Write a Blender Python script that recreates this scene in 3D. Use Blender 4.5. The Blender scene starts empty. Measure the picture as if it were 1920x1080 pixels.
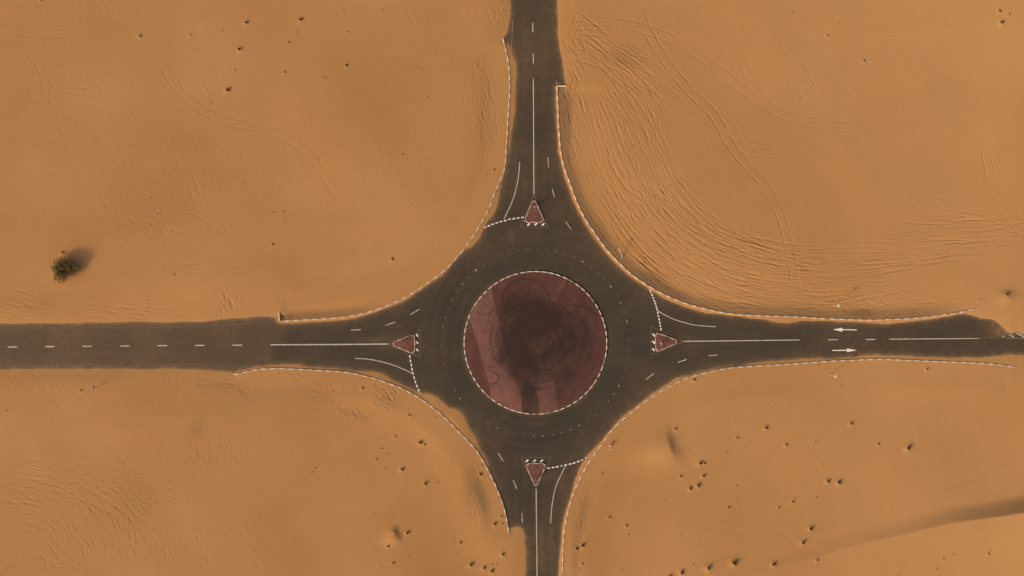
import bpy, bmesh, math, random
import numpy as np
from mathutils import Vector, Matrix

random.seed(7)
RNG = np.random.default_rng(11)
C = bpy.context.scene.collection
SC = bpy.context.scene

# ------------------------------------------------------------------ scale
S = 0.115                       # metres for one pixel of the 1920-wide photograph, on the ground
def W(px, py):
    return ((px - 960.0) * S, (540.0 - py) * S)
def WP(pts):
    return np.array([W(*p) for p in pts], dtype=np.float64)

# ------------------------------------------------------------------ camera
CAM_H = 150.0
cam_d = bpy.data.cameras.new('camera')
cam = bpy.data.objects.new('camera', cam_d); C.objects.link(cam)
cam.location = (0, 0, CAM_H)
cam.rotation_euler = (0, 0, 0)
cam_d.sensor_fit = 'HORIZONTAL'
cam_d.angle = 2 * math.atan(960 * S / CAM_H)
cam_d.clip_start = 1.0
cam_d.clip_end = 8000.0
SC.camera = cam

# ------------------------------------------------------------------ light
SUN_EL = math.radians(20.0)
SH_AZ = math.radians(38.0)      # direction in which shadows fall, from +x towards +y
world = bpy.data.worlds.new('World'); SC.world = world
world.use_nodes = True
wn = world.node_tree
bgn = wn.nodes['Background']
sky = wn.nodes.new('ShaderNodeTexSky')
sky.sky_type = 'NISHITA'
sky.sun_disc = False
sky.sun_elevation = SUN_EL
sky.sun_rotation = math.radians(232.0)
sky.air_density = 1.0
sky.dust_density = 6.0
sky.ozone_density = 1.0
wn.links.new(sky.outputs[0], bgn.inputs[0])
bgn.inputs[1].default_value = 0.15
sun_d = bpy.data.lights.new('sun', 'SUN')
sun = bpy.data.objects.new('sun', sun_d); C.objects.link(sun)
sun_d.energy = 2.0
sun_d.angle = math.radians(1.6)
sun_d.color = (1.0, 0.84, 0.66)
ld = Vector((math.cos(SH_AZ) * math.cos(SUN_EL), math.sin(SH_AZ) * math.cos(SUN_EL), -math.sin(SUN_EL)))
sun.rotation_euler = ld.to_track_quat('-Z', 'Y').to_euler()
SC.view_settings.view_transform = 'Standard'
SC.view_settings.look = 'None'
SC.view_settings.exposure = 0.41
SC.view_settings.gamma = 1.0
SC.view_settings.use_curve_mapping = False
SC.cycles.max_bounces = 4

# ------------------------------------------------------------------ helpers
def tag(o, label=None, cat=None, group=None, kind=None):
    if label: o['label'] = label
    if cat: o['category'] = cat
    if group: o['group'] = group
    if kind: o['kind'] = kind
    return o

def empty(name, loc=(0, 0, 0), rz=0):
    o = bpy.data.objects.new(name, None); C.objects.link(o)
    o.location = loc; o.rotation_euler = (0, 0, rz)
    o.empty_display_size = 0.3
    return o

def mesh_obj(name, verts, faces, mat, parent=None, smooth=False):
    me = bpy.data.meshes.new(name)
    me.from_pydata([tuple(v) for v in verts], [], faces)
    me.update()
    if mat: me.materials.append(mat)
    if smooth:
        me.polygons.foreach_set('use_smooth', [True] * len(me.polygons))
    o = bpy.data.objects.new(name, me); C.objects.link(o)
    if parent: o.parent = parent
    return o

def bm_obj(name, bm, mat, parent=None, smooth=False):
    me = bpy.data.meshes.new(name)
    bm.to_mesh(me); bm.free()
    if mat: me.materials.append(mat)
    if smooth:
        me.polygons.foreach_set('use_smooth', [True] * len(me.polygons))
    o = bpy.data.objects.new(name, me); C.objects.link(o)
    if parent: o.parent = parent
    return o

def inst(name, me, parent, loc, rz=0.0, scale=None, rot=None):
    o = bpy.data.objects.new(name, me); C.objects.link(o)
    o.parent = parent
    o.location = loc
    o.rotation_euler = rot if rot else (0, 0, rz)
    if scale: o.scale = scale
    return o

def catmull(P, n=6, closed=False):
    P = np.asarray(P, float)
    out = []
    m = len(P)
    rng = range(m if closed else m - 1)
    for i in rng:
        if closed:
            p0, p1, p2, p3 = P[(i-1) % m], P[i], P[(i+1) % m], P[(i+2) % m]
        else:
            p1, p2 = P[i], P[i+1]
            p0 = P[i-1] if i > 0 else 2*p1 - p2
            p3 = P[i+2] if i + 2 < m else 2*p2 - p1
        for k in range(n):
            t = k / n
            out.append(0.5*((2*p1) + (-p0+p2)*t + (2*p0-5*p1+4*p2-p3)*t*t + (-p0+3*p1-3*p2+p3)*t**3))
    if not closed: out.append(P[-1])
    return np.array(out)

def resample(P, step):
    P = np.asarray(P, float)
    d = np.r_[0, np.cumsum(np.hypot(*np.diff(P, axis=0).T))]
    n = max(2, int(round(d[-1] / step)) + 1)
    t = np.linspace(0, d[-1], n)
    return np.c_[np.interp(t, d, P[:, 0]), np.interp(t, d, P[:, 1])]

# ------------------------------------------------------------------ materials
def new_mat(name, rough=0.95, spec=0.2):
    m = bpy.data.materials.new(name); m.use_nodes = True
    nt = m.node_tree
    b = nt.nodes['Principled BSDF']
    b.inputs['Roughness'].default_value = rough
    b.inputs['Specular IOR Level'].default_value = spec
    return m, nt, b

def N(nt, t, **kw):
    n = nt.nodes.new(t)
    for k, v in kw.items(): setattr(n, k, v)
    return n

def noise(nt, vec, scale, detail=4, rough=0.55, dist=0.0):
    n = N(nt, 'ShaderNodeTexNoise')
    n.inputs['Scale'].default_value = scale
    n.inputs['Detail'].default_value = detail
    n.inputs['Roughness'].default_value = rough
    n.inputs['Distortion'].default_value = dist
    nt.links.new(vec, n.inputs['Vector'])
    return n.outputs['Fac']

def ramp(nt, fac, stops):
    r = N(nt, 'ShaderNodeValToRGB')
    e = r.color_ramp.elements
    while len(e) > 1: e.remove(e[-1])
    e[0].position = stops[0][0]; e[0].color = (*stops[0][1], 1)
    for p, c in stops[1:]:
        q = e.new(p); q.color = (*c, 1)
    nt.links.new(fac, r.inputs[0])
    return r.outputs[0]

def mix(nt, fac, a, b, mode='MIX'):
    m = N(nt, 'ShaderNodeMix', data_type='RGBA', blend_type=mode)
    if isinstance(fac, (int, float)): m.inputs[0].default_value = fac
    else: nt.links.new(fac, m.inputs[0])
    for v, i in ((a, 6), (b, 7)):
        if isinstance(v, tuple): m.inputs[i].default_value = (*v, 1)
        else: nt.links.new(v, m.inputs[i])
    return m.outputs[2]

def math_n(nt, op, a, b=None, clamp=False):
    m = N(nt, 'ShaderNodeMath', operation=op, use_clamp=clamp)
    for v, i in ((a, 0), (b, 1)):
        if v is None: continue
        if isinstance(v, (int, float)): m.inputs[i].default_value = v
        else: nt.links.new(v, m.inputs[i])
    return m.outputs[0]

def attr(nt, name):
    a = N(nt, 'ShaderNodeAttribute'); a.attribute_name = name
    return a.outputs['Fac']

def geo_pos(nt):
    return N(nt, 'ShaderNodeNewGeometry').outputs['Position']

def bump(nt, b, height, strength, dist):
    n = N(nt, 'ShaderNodeBump')
    n.inputs['Strength'].default_value = strength
    n.inputs['Distance'].default_value = dist
    nt.links.new(height, n.inputs['Height'])
    nt.links.new(n.outputs[0], b.inputs['Normal'])
    return n

SAND_A, SAND_B, SAND_C = (0.412, 0.199, 0.0695), (0.452, 0.227, 0.085), (0.378, 0.176, 0.058)
def sand_material():
    m, nt, b = new_mat('sand', 1.0, 0.05)
    p = geo_pos(nt)
    big = noise(nt, p, 0.035, 3, 0.5)
    col = ramp(nt, big, [(0.3, SAND_C), (0.5, SAND_A), (0.72, SAND_B)])
    red = noise(nt, p, 0.11, 4, 0.6)
    col = mix(nt, math_n(nt, 'MULTIPLY', ramp(nt, red, [(0.45, (0, 0, 0)), (0.75, (1, 1, 1))]), 0.35), col, (0.41, 0.180, 0.064))
    fine = noise(nt, p, 2.2, 5, 0.7)
    col = mix(nt, 0.30, col, ramp(nt, fine, [(0.3, (0.34, 0.165, 0.056)), (0.7, (0.49, 0.245, 0.090))]))
    col = mix(nt, math_n(nt, 'MULTIPLY', attr(nt, 'pale'), 0.75), col, (0.50, 0.250, 0.093))
    grit_shade = attr(nt, 'grit_shade')
    gn = noise(nt, p, 1.3, 5, 0.75)
    gf = math_n(nt, 'MULTIPLY', grit_shade, math_n(nt, 'ADD', gn, 0.45), True)
    col = mix(nt, gf, col, (0.230, 0.126, 0.055))
    nt.links.new(col, b.inputs['Base Color'])
    # relief finer than the mesh: grain and wind ripples where the photo shows them
    rip = attr(nt, 'ripple')
    mp = N(nt, 'ShaderNodeMapping')
    mp.inputs['Rotation'].default_value = (0, 0, math.radians(-24))
    nt.links.new(p, mp.inputs['Vector'])
    wv = N(nt, 'ShaderNodeTexWave', wave_type='BANDS', bands_direction='X', wave_profile='SIN')
    wv.inputs['Scale'].default_value = 0.72
    wv.inputs['Distortion'].default_value = 9.0
    wv.inputs['Detail'].default_value = 2.0
    wv.inputs['Detail Scale'].default_value = 0.35
    nt.links.new(mp.outputs[0], wv.inputs['Vector'])
    rn = ramp(nt, noise(nt, p, 0.33, 3, 0.6), [(0.42, (0, 0, 0)), (0.66, (1, 1, 1))])
    rr = math_n(nt, 'MULTIPLY', math_n(nt, 'MULTIPLY', wv.outputs['Fac'], rip), math_n(nt, 'ADD', rn, 0.04))
    g = noise(nt, p, 1.6, 5, 0.72)
    h = math_n(nt, 'ADD', math_n(nt, 'MULTIPLY', rr, 0.034), math_n(nt, 'MULTIPLY', g, 0.024))
    bump(nt, b, h, 0.8, 1.0)
    return m

def asphalt_material():
    m, nt, b = new_mat('asphalt', 0.92, 0.15)
    p = geo_pos(nt)
    n1 = noise(nt, p, 0.06, 4, 0.6)
    col = ramp(nt, n1, [(0.3, (0.0405, 0.0340, 0.0225)), (0.7, (0.0495, 0.0400, 0.0265))])
    # patches dragged along by tyres and wind
    mp = N(nt, 'ShaderNodeMapping'); mp.inputs['Scale'].default_value = (0.10, 0.45, 1)
    nt.links.new(p, mp.inputs['Vector'])
    n2 = noise(nt, mp.outputs[0], 0.8, 5, 0.65, 0.6)
    col = mix(nt, 0.45, col, ramp(nt, n2, [(0.28, (0.0325, 0.028, 0.019)), (0.5, (0.044, 0.0355, 0.024)), (0.72, (0.073, 0.051, 0.033))]))
    n3 = noise(nt, p, 5.0, 4, 0.8)
    col = mix(nt, 0.25, col, ramp(nt, n3, [(0.3, (0.042, 0.032, 0.022)), (0.7, (0.075, 0.054, 0.033))]))
    col = mix(nt, math_n(nt, 'MULTIPLY', attr(nt, 'old'), 0.55), col, (0.108, 0.066, 0.037))
    dn = noise(nt, p, 0.9, 4, 0.7)
    df = math_n(nt, 'MULTIPLY', attr(nt, 'dust'), math_n(nt, 'ADD', math_n(nt, 'MULTIPLY', dn, 1.6), -0.2), True)
    col = mix(nt, df, col, (0.36, 0.19, 0.085))
    nt.links.new(col, b.inputs['Base Color'])
    bump(nt, b, n3, 0.25, 0.03)
    return m

def paint_material(name, col, worn, wear=0.5):
    m, nt, b = new_mat(name, 0.8, 0.2)
    p = geo_pos(nt)
    n1 = noise(nt, p, 1.7, 5, 0.75)
    f = ramp(nt, n1, [(wear - 0.12, (1, 1, 1)), (wear + 0.28, (0, 0, 0))])
    c = mix(nt, math_n(nt, 'MULTIPLY', f, 0.8), col, worn)
    nt.links.new(c, b.inputs['Base Color'])
    return m

def plain_material(name, col, rough=0.8, spec=0.3, var=0.3, scale=4.0, metallic=0.0):
    m, nt, b = new_mat(name, rough, spec)
    b.inputs['Metallic'].default_value = metallic
    p = geo_pos(nt)
    n1 = noise(nt, p, scale, 4, 0.65)
    lo = tuple(c * (1 - var) for c in col); hi = tuple(min(1, c * (1 + var)) for c in col)
    nt.links.new(ramp(nt, n1, [(0.3, lo), (0.7, hi)]), b.inputs['Base Color'])
    return m

M = {}
M['sand'] = sand_material()
M['asphalt'] = asphalt_material()
M['white_paint'] = paint_material('white_paint', (0.70, 0.58, 0.45), (0.17, 0.125, 0.08), 0.44)
M['faded_paint'] = paint_material('faded_paint', (0.40, 0.32, 0.23), (0.10, 0.075, 0.05), 0.52)
M['dusty_paint'] = paint_material('dusty_paint', (0.165, 0.115, 0.072), (0.105, 0.078, 0.052), 0.50)
M['yellow_paint'] = paint_material('yellow_paint', (0.24, 0.16, 0.060), (0.105, 0.078, 0.050), 0.48)
M['kerb_white'] = paint_material('kerb_white', (0.74, 0.60, 0.45), (0.42, 0.29, 0.18), 0.36)
M['kerb_tan'] = plain_material('kerb_faded_black', (0.41, 0.265, 0.145), 0.95, 0.1, 0.25, 3.0)
M['kerb_dark'] = plain_material('kerb_worn_black', (0.15, 0.11, 0.085), 0.95, 0.1, 0.35, 3.0)
M['galv'] = plain_material('galvanised_steel', (0.50, 0.47, 0.43), 0.55, 0.4, 0.15, 6.0, 0.35)
M['plate'] = plain_material('sign_white', (0.34, 0.31, 0.26), 0.5, 0.4, 0.06, 3.0)
M['plate_red'] = plain_material('sign_red', (0.27, 0.055, 0.03), 0.6, 0.3, 0.2, 5.0)
M['twig'] = plain_material('dry_twigs', (0.135, 0.072, 0.032), 1.0, 0.05, 0.45, 9.0)
M['leaf'] = plain_material('shrub_leaf', (0.26, 0.19, 0.062), 0.8, 0.2, 0.6, 3.0)
M['wood'] = plain_material('shrub_stem', (0.10, 0.07, 0.04), 0.95, 0.1, 0.3, 7.0)
M['stone'] = plain_material('pale_stone', (0.62, 0.52, 0.40), 0.95, 0.1, 0.25, 5.0)
M['tyre_rubber'] = plain_material('tyre_rubber', (0.036, 0.029, 0.022), 0.85, 0.2, 0.3, 2.0)

# ------------------------------------------------------------------ traced layout (photograph pixels)
KERB_NW = [(943,73),(950,100),(955,133),(956,167),(954,200),(952,235),(950,270),(945.5,320),(930,357),(914,397),(892,435),(875,460),(855,485),(830,510),(787,541),(755,560),(727,572.5),(692,585),(655,593),(617,597),(580,599),(525,602)]
KERB_SW = [(439,702.5),(467,696),(487.5,692),(509,691),(533,691),(564,692.5),(603,694.7),(642,697),(665,700.6),(700,709),(730,719),(755,729),(782,743),(805,759),(830,779),(861,810),(880,829),(900,855),(917,885),(932,917),(945,952),(952,985),(955,1005)]
KERB_SE = [(1049,1140),(1054,1080),(1056,1022),(1059,990),(1067,952),(1077,920),(1090,892),(1105,865),(1125,837),(1145,809),(1167,787),(1195,764),(1222,744),(1252,726),(1285,710),(1322,699),(1360,691),(1397,687.5),(1440,685),(1490,682),(1540,678),(1590,675.5),(1627,674),(1665,674),(1715,676),(1765,678),(1815,680),(1852,682),(1885,685.5),(1905,689)]
KERB_NE = [(1044,162),(1045,172),(1046,195),(1047.5,232),(1050,270),(1052.5,290),(1060,320),(1070,347),(1082,380),(1097,410),(1115,437),(1135,465),(1160,492),(1185,515),(1222,540),(1260,559),(1292,571),(1330,581),(1365,587.5),(1405,591),(1440,592.5),(1490,594),(1540,597),(1590,599),(1635,600),(1665,599),(1702,597.5),(1740,594),(1777,589),(1802,585),(1832,577.5)]

FAR = 24000
VIS = [  # outline of the asphalt that shows between the drifts, clockwise from the upper left of the north arm
 (956.5,-FAR),(956.5,-300),(956.5,0),(955.5,28),(951,55.5),(945,71),(948,79),(953.7,85),(960,100),(966,118.5),(967.6,141),(966.7,167),(965.7,200),(962,235),(957,262),(952,290),(946,325),(939,352),(932,385),(925,402),(915,416),(907,429),(897.6,447),(888,459),(882,463),(870,470),(850,492),(828,515),(805,531),(782,546.5),(755,564.5),(720,579),(680,591),(642,600),(592,604),(540,606),(525,605.5),
 (519,602),(514,594.5),(484,593.6),(470,595),(425,598),(375,602.5),(300,604),(200,605),(100,606),(0,607),(-300,608),(-FAR,608),
 (-FAR,693),(-300,693),(0,693),(100,692),(225,691),(325,691),(375,694),(425,697),(438,699.5),(447,697),(470,690),(487,687),(509,685),(533,684),(556,684),(569,687),(595,688),(626,690.5),(650,693),(680,695.5),(710,698),(735,712.5),(755,722.5),(775,731),(790,737.5),(807,740),(822,747.5),(840,764),(857,770),(870,784),(880,806),(892,819),(897.5,832),(900,842),(912,866),(922,890),(933,914),(946,955),(953,985),(958,990),(969,988),(979,991),(983.5,1000.5),(985,1025),(985.5,1080),(985,1300),(985,FAR),
 (1046,FAR),(1046,1300),(1047,1080),(1052,1025),(1056,986),(1064,952),(1072.6,923),(1080,899),(1087,880),(1099,858.5),(1111,845),(1128,827),(1141,809.5),(1165,783),(1195,759),(1225,737.5),(1255,719),(1264,711.5),(1285,706),(1315,697),(1350,689),(1385,685),(1417,679.5),(1440,677.5),(1465,676),(1502,673),(1527,672),(1552,673),(1580,671),(1610,668),(1627,666),(1665,665.5),(1690,667),(1740,669),(1802,670.5),(1852,669),(1877,668),(1900,666),(1920,668),(2200,670),(FAR,670),
 (FAR,615),(2200,615),(1990,618),(1930,628),(1916,625),(1907,621.5),(1896,624.5),(1887,622),(1880,615),(1870,605),(1860,599),(1840,597.5),(1827,592.5),(1810,589),(1790,591),(1740,599),(1690,604),(1665,607),(1635,606),(1602,604),(1552,602),(1510,600),(1495,602),(1482,605.5),(1460,605),(1440,601),(1430,599),(1397,595.5),(1360,591),(1322,585),(1285,574),(1255,562),(1230,549),(1216,540.5),(1181,518.5),(1156,495.5),(1131,468),(1110.5,440),(1092.5,412),(1077.5,382),(1065.5,349),(1055.5,322),(1048.5,290),(1046,270),(1043.5,232),(1042,195),(1041,172),(1040.5,163),(1046,160),(1059,159.5),(1058,144),(1053.7,115),(1049,92.6),(1047,55.6),(1045.4,28),(1044.5,0),(1044.5,-300),(1044.5,-FAR)]

# ------------------------------------------------------------------ ground grid
STEP = 0.18
FX, FY = 117.0, 68.4
def axis(half, ext=2600.0, g=1.32):
    n = int(round(2 * half / STEP)) + 1
    core = np.linspace(-half, half, n)
    out, s, v = [], STEP, half
    while v < ext:
        s *= g; v += s; out.append(v)
    out = np.array(out)
    return np.r_[-out[::-1], core, out], len(out), n
GX, OX, NXF = axis(FX)
GY, OY, NYF = axis(FY)
NX, NY = len(GX), len(GY)
XX, YY = np.meshgrid(GX.astype(np.float32), GY.astype(np.float32))

def lattice_noise(X, Y, cell, seed, rot=0.0, sx=1.0, sy=1.0):
    r = np.random.default_rng(seed)
    T = r.random((257, 257)).astype(np.float32) * 2 - 1
    c, s = math.cos(rot), math.sin(rot)
    u = (X * c + Y * s) / (cell * sx) + 31.7
    v = (-X * s + Y * c) / (cell * sy) + 17.3
    iu = np.floor(u); iv = np.floor(v)
    fu = (u - iu).astype(np.float32); fv = (v - iv).astype(np.float32)
    fu = fu*fu*fu*(fu*(fu*6-15)+10); fv = fv*fv*fv*(fv*(fv*6-15)+10)
    iu = iu.astype(np.int64) % 256; iv = iv.astype(np.int64) % 256
    a = T[iv, iu]; b = T[iv, iu+1]; c_ = T[iv+1, iu]; d = T[iv+1, iu+1]
    return (a*(1-fu)+b*fu)*(1-fv) + (c_*(1-fu)+d*fu)*fv

def fbm(X, Y, cell, seed, octv=4, gain=0.5, **kw):
    o = np.zeros_like(X); a = 1.0
    for k in range(octv):
        o += a * lattice_noise(X, Y, cell / 2**k, seed + k, **kw); a *= gain
    return o

def seg_fields(P, band, closed=False):
    """distance to a polyline (within band), side sign and arc length of the nearest point, on the ground grid"""
    D = np.full((NY, NX), band, np.float32)
    Sd = np.zeros((NY, NX), np.float32)
    L = np.zeros((NY, NX), np.float32)
    acc = 0.0
    n = len(P)
    for i in range(n if closed else n - 1):
        a, b = P[i], P[(i + 1) % n]
        ab = b - a; l2 = float(ab @ ab)
        if l2 < 1e-9: continue
        x0, x1 = min(a[0], b[0]) - band, max(a[0], b[0]) + band
        y0, y1 = min(a[1], b[1]) - band, max(a[1], b[1]) + band
        i0, i1 = np.searchsorted(GX, x0), np.searchsorted(GX, x1)
        j0, j1 = np.searchsorted(GY, y0), np.searchsorted(GY, y1)
        if i1 > i0 and j1 > j0:
            X = XX[j0:j1, i0:i1]; Y = YY[j0:j1, i0:i1]
            t = np.clip(((X - a[0])*ab[0] + (Y - a[1])*ab[1]) / l2, 0, 1)
            dx = X - (a[0] + t*ab[0]); dy = Y - (a[1] + t*ab[1])
            d = np.hypot(dx, dy)
            sub = D[j0:j1, i0:i1]
            m = d < sub
            sub[m] = d[m]
            Sd[j0:j1, i0:i1][m] = np.sign(ab[0]*dy - ab[1]*dx)[m]
            L[j0:j1, i0:i1][m] = (acc + t*math.sqrt(l2))[m]
        acc += math.sqrt(l2)
    return D, Sd, L, acc

# signed distance to the outline of the open asphalt (+ over sand)
VISW = WP(VIS)
_cut = [i for i, p in enumerate(VIS) if abs(p[0]) >= FAR or abs(p[1]) >= FAR]
SDF_P = []
for _a, _b in zip(_cut, _cut[1:] + [None]):
    seg = VISW[_a + 1:_b] if _b is not None else VISW[_a + 1:]
    SDF_P.append(VISW[_a:_a + 1])
    if len(seg) > 2: SDF_P.append(catmull(seg, 4))
SDF_P = np.concatenate(SDF_P)
inside = np.zeros((NY, NX), bool)
a = SDF_P; b = np.roll(SDF_P, -1, axis=0)
for j in range(NY):
    y = GY[j]
    m = (a[:, 1] > y) != (b[:, 1] > y)
    if m.any():
        xs = np.sort(a[m, 0] + (y - a[m, 1]) / (b[m, 1] - a[m, 1]) * (b[m, 0] - a[m, 0]))
        inside[j] = np.searchsorted(xs, GX) % 2 == 1
BAND = 14.0
D, _, _, _ = seg_fields(SDF_P, BAND, True)
SD = np.where(inside, -D, D)
SD += 0.15 * fbm(XX, YY, 4.0, 50, 4) * (np.abs(SD) < 5)

H = np.where(SD < 0, np.maximum(-0.30, 0.16 * SD), 0.22 * (1 - np.exp(-SD * 0.42))).astype(np.float32)

# gentle dunes away from the road
far_w = np.clip((SD - 2.0) / 10.0, 0, 1); far_w = far_w*far_w*(3 - 2*far_w)
H += far_w * (0.38 * lattice_noise(XX, YY, 38.0, 5) + 0.10 * lattice_noise(XX, YY, 15.0, 6, 0.6) + 0.025 * lattice_noise(XX, YY, 5.0, 8, 0.3, 2.2, 0.8))
H += np.clip((np.hypot(XX, YY) - 140) / 400, 0, 1) * 5.0 * lattice_noise(XX, YY, 160.0, 77) * (SD > 10)

def blob(px, py, rx, ry, rot=0.0, p=2.0):
    """soft spot, radii in photograph pixels; rot turns it clockwise in the picture (radians)"""
    cx, cy = W(px, py)
    i0, i1 = np.searchsorted(GX, cx - 3.2*max(rx, ry)*S), np.searchsorted(GX, cx + 3.2*max(rx, ry)*S)
    j0, j1 = np.searchsorted(GY, cy - 3.2*max(rx, ry)*S), np.searchsorted(GY, cy + 3.2*max(rx, ry)*S)
    X = XX[j0:j1, i0:i1] - cx; Y = -(YY[j0:j1, i0:i1] - cy)
    c, s = math.cos(rot), math.sin(rot)
    u = (X*c + Y*s) / (rx*S); v = (-X*s + Y*c) / (ry*S)
    return (slice(j0, j1), slice(i0, i1)), np.exp(-((u*u + v*v) ** (p/2)))

def add_blob(A, amp, *args, **kw):
    sl, g = blob(*args, **kw)
    A[sl] += amp * g

# kerbs: the sand lies level behind most of them, the north-east one has a scoured strip behind it
grit_shade = np.zeros((NY, NX), np.float32)
ripple = np.zeros((NY, NX), np.float32)
def sstep(x, a, b):
    t = np.clip((x - a) / (b - a), 0, 1); return t*t*(3 - 2*t)
KERBS = {}
for key, pts, back_sign, mode in (('nw', KERB_NW, -1, 'drop_part'), ('sw', KERB_SW, -1, 'level'), ('se', KERB_SE, -1, 'level'), ('ne', KERB_NE, 1, 'drop')):
    P = resample(catmull(WP(pts), 5), 0.6)
    KERBS[key] = P
    d, sd, L, tot = seg_fields(P, 16.0 if mode == 'drop' else 7.0)
    back = sd * back_sign > 0
    inner = sstep(L, 0.02, 2.0) * (1 - sstep(L, tot - (14.0 if mode == 'drop' else 2.0), tot - 0.02))
    w = (1 - (sstep(d, 2.5, 15.8) if mode == 'drop' else sstep(d, 3.5, 6.9))) * inner
    lev = np.full_like(d, 0.125)
    if mode == 'drop':
        lev = 0.10 - 0.10 * sstep(d, 0.1, 2.4)
        grit_shade += 0.75 * back * inner * (1 - sstep(d, 0.8, 3.4))  # shade of the slope behind the kerb, put into the sand colour
    elif mode == 'drop_part':
        k = sstep(L, tot - 24, tot - 15)
        lev = 0.125 - k * (0.14 * sstep(d, 0.1, 1.8) - 0.12 * sstep(d, 2.0, 4.0))
        grit_shade += 0.55 * k * back * inner * (1 - sstep(d, 0.6, 2.4))  # same painted slope shade behind the western stretch
    H = np.where(back, H * (1 - w) + lev * w, H)
    near = (1 - sstep(d, 0.3, 0.9)) * inner
    cap = 0.13 if mode != 'drop' else 0.11
    H = np.where(~back & (H > 0.0), H * (1 - near) + np.minimum(H + 0.02, 0.09) * near, H)
    H = np.where(near > 0.2, np.minimum(H, cap), H)

# scoured pit inside the exposed kerb end in the west, and the north-east end return
add_blob(H, -0.28, 530, 594, 6, 6)
add_blob(grit_shade, 0.7, 536, 594, 12, 7)  # darker sand colour where the kerb end casts its shadow
add_blob(H, -0.10, 1054, 167, 7, 5)

# dunes and hollows that show as shade
def ridge(pts, width_lee, width_wind, amps):
    """dune crest: steep lee side to the left of the drawn direction, long windward side to the right"""
    P = catmull(WP(pts), 8)
    band = max(width_lee, width_wind) * 3
    d, sd, L, tot = seg_fields(P, band)
    a = np.interp(L / tot, np.linspace(0, 1, len(amps)), amps)
    return np.where(sd > 0, np.clip(1 - d/width_lee, 0, 1)**2 * (1.5 - 0.5*np.clip(1 - d/width_lee, 0, 1)), np.exp(-(d/width_wind)**2)) * a * (d < band)
H += ridge([(1380,1084),(1450,1066),(1520,1046),(1600,1022),(1690,1000),(1780,978),(1860,966),(1930,953),(2000,940)], 3.2, 22.0, [0.0, 0.14, 0.25, 0.38, 0.54, 0.76, 1.1, 1.75, 2.0])
def crest(px, py, rot, w_wind, w_lee, half, amp):
    cx, cy = W(px, py)
    X = XX - cx; Y = YY - cy
    m = (np.abs(X) < 16) & (np.abs(Y) < 16)
    u = X*math.cos(rot) + Y*math.sin(rot); v = -X*math.sin(rot) + Y*math.cos(rot)
    u = u - 0.035*v*v
    f = np.where(u < 0, np.exp(-(u/w_wind)**2), np.exp(-(np.maximum(u, 0)/w_lee)**2)) * np.exp(-(v/half)**2) * amp
    return np.where(m, f, 0).astype(np.float32)
H += crest(1251, 834, 0.30, 6.5, 1.25, 2.7, 0.46)
H += crest(1256, 850, 0.30, 6.0, 2.4, 3.6, 0.20)
H += crest(741, 1004, 0.45, 1.7, 0.8, 1.3, 0.30)
H += crest(737, 996, 0.2, 1.3, 0.9, 0.8, 0.16)
add_blob(H, 0.14, 734, 1012, 16, 11)
add_blob(H, 0.22, 1885, 556, 18, 11)
add_blob(H, 0.15, 118, 510, 34, 26)
add_blob(H, 0.10, 118, 476, 5, 4)

# ------------------------------------------------------------------ ruts in the sand
X0, Y0 = GX[OX], GY[OY]
RUT = np.zeros((NY, NX), np.float32)
KO = np.array([(i, j) for j in range(-3, 4) for i in range(-3, 4)])
tmp = np.zeros(NX * NY, np.float32)
def stamp(P, amp, wd=0.15, env=None):
    """one rut: a groove with a low berm on either side"""
    if len(P) < 3: return
    kk = max(3, len(P) // 9)
    wob = np.interp(np.linspace(0, 1, len(P)), np.linspace(0, 1, kk), RNG.normal(0, 0.045, kk))
    T = np.gradient(P, axis=0); T /= np.maximum(1e-6, np.hypot(*T.T))[:, None]
    P = P + np.c_[-T[:, 1], T[:, 0]] * wob[:, None]
    T = np.gradient(P, axis=0); T /= np.maximum(1e-6, np.hypot(*T.T))[:, None]
    ci = np.round((P[:, 0] - X0) / STEP).astype(int); cj = np.round((P[:, 1] - Y0) / STEP).astype(int)
    ok = (ci > 4) & (ci < NXF - 5) & (cj > 4) & (cj < NYF - 5)
    if ok.sum() < 3: return
    P, T, ci, cj = P[ok], T[ok], ci[ok], cj[ok]
    A = np.full(len(P), amp) if env is None else (amp * env)[ok]
    gi = ci[:, None] + KO[None, :, 0]; gj = cj[:, None] + KO[None, :, 1]
    dx = X0 + gi * STEP - P[:, :1]; dy = Y0 + gj * STEP - P[:, 1:]
    al = np.abs(dx * T[:, :1] + dy * T[:, 1:])
    pd = dx * -T[:, 1:] + dy * T[:, :1]
    v = A[:, None] * (-np.exp(-(pd/wd)**2) + 0.36*np.exp(-((np.abs(pd) - 2.0*wd)/(0.8*wd))**2))
    m = al < 0.12
    idx = ((gj + OY) * NX + gi + OX)[m]
    tmp[idx] = v[m]
    u = np.unique(idx)
    RUT.ravel()[u] += tmp[u]

def envelope(n, ends=0.15, breaks=0.5):
    t = np.linspace(0, 1, n)
    e = np.clip(t/ends, 0, 1) * np.clip((1-t)/ends, 0, 1)
    if breaks > 0 and n > 6:
        k = max(3, n // 14)
        e = e * np.clip(1 - breaks + 2*breaks*np.interp(t, np.linspace(0, 1, k), RNG.random(k)), 0, 1.5)
    return e

def rut(pts, amp=0.03, wd=0.15, breaks=0.4, ends=0.12):
    P = resample(catmull(WP(pts), 8), 0.15)
    stamp(P, amp, wd, envelope(len(P), ends, breaks))

def pair(pts, gap=1.7, amp=0.03, wd=0.12, breaks=0.4, ends=0.1):
    amp = amp * 1.1
    P = resample(catmull(WP(pts), 8), 0.15)
    T = np.gradient(P, axis=0); T /= np.hypot(*T.T)[:, None]
    Nn = np.c_[-T[:, 1], T[:, 0]]
    for s in (-0.5, 0.5):
        stamp(P + Nn*gap*s, amp, wd, envelope(len(P), ends, breaks))

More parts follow.
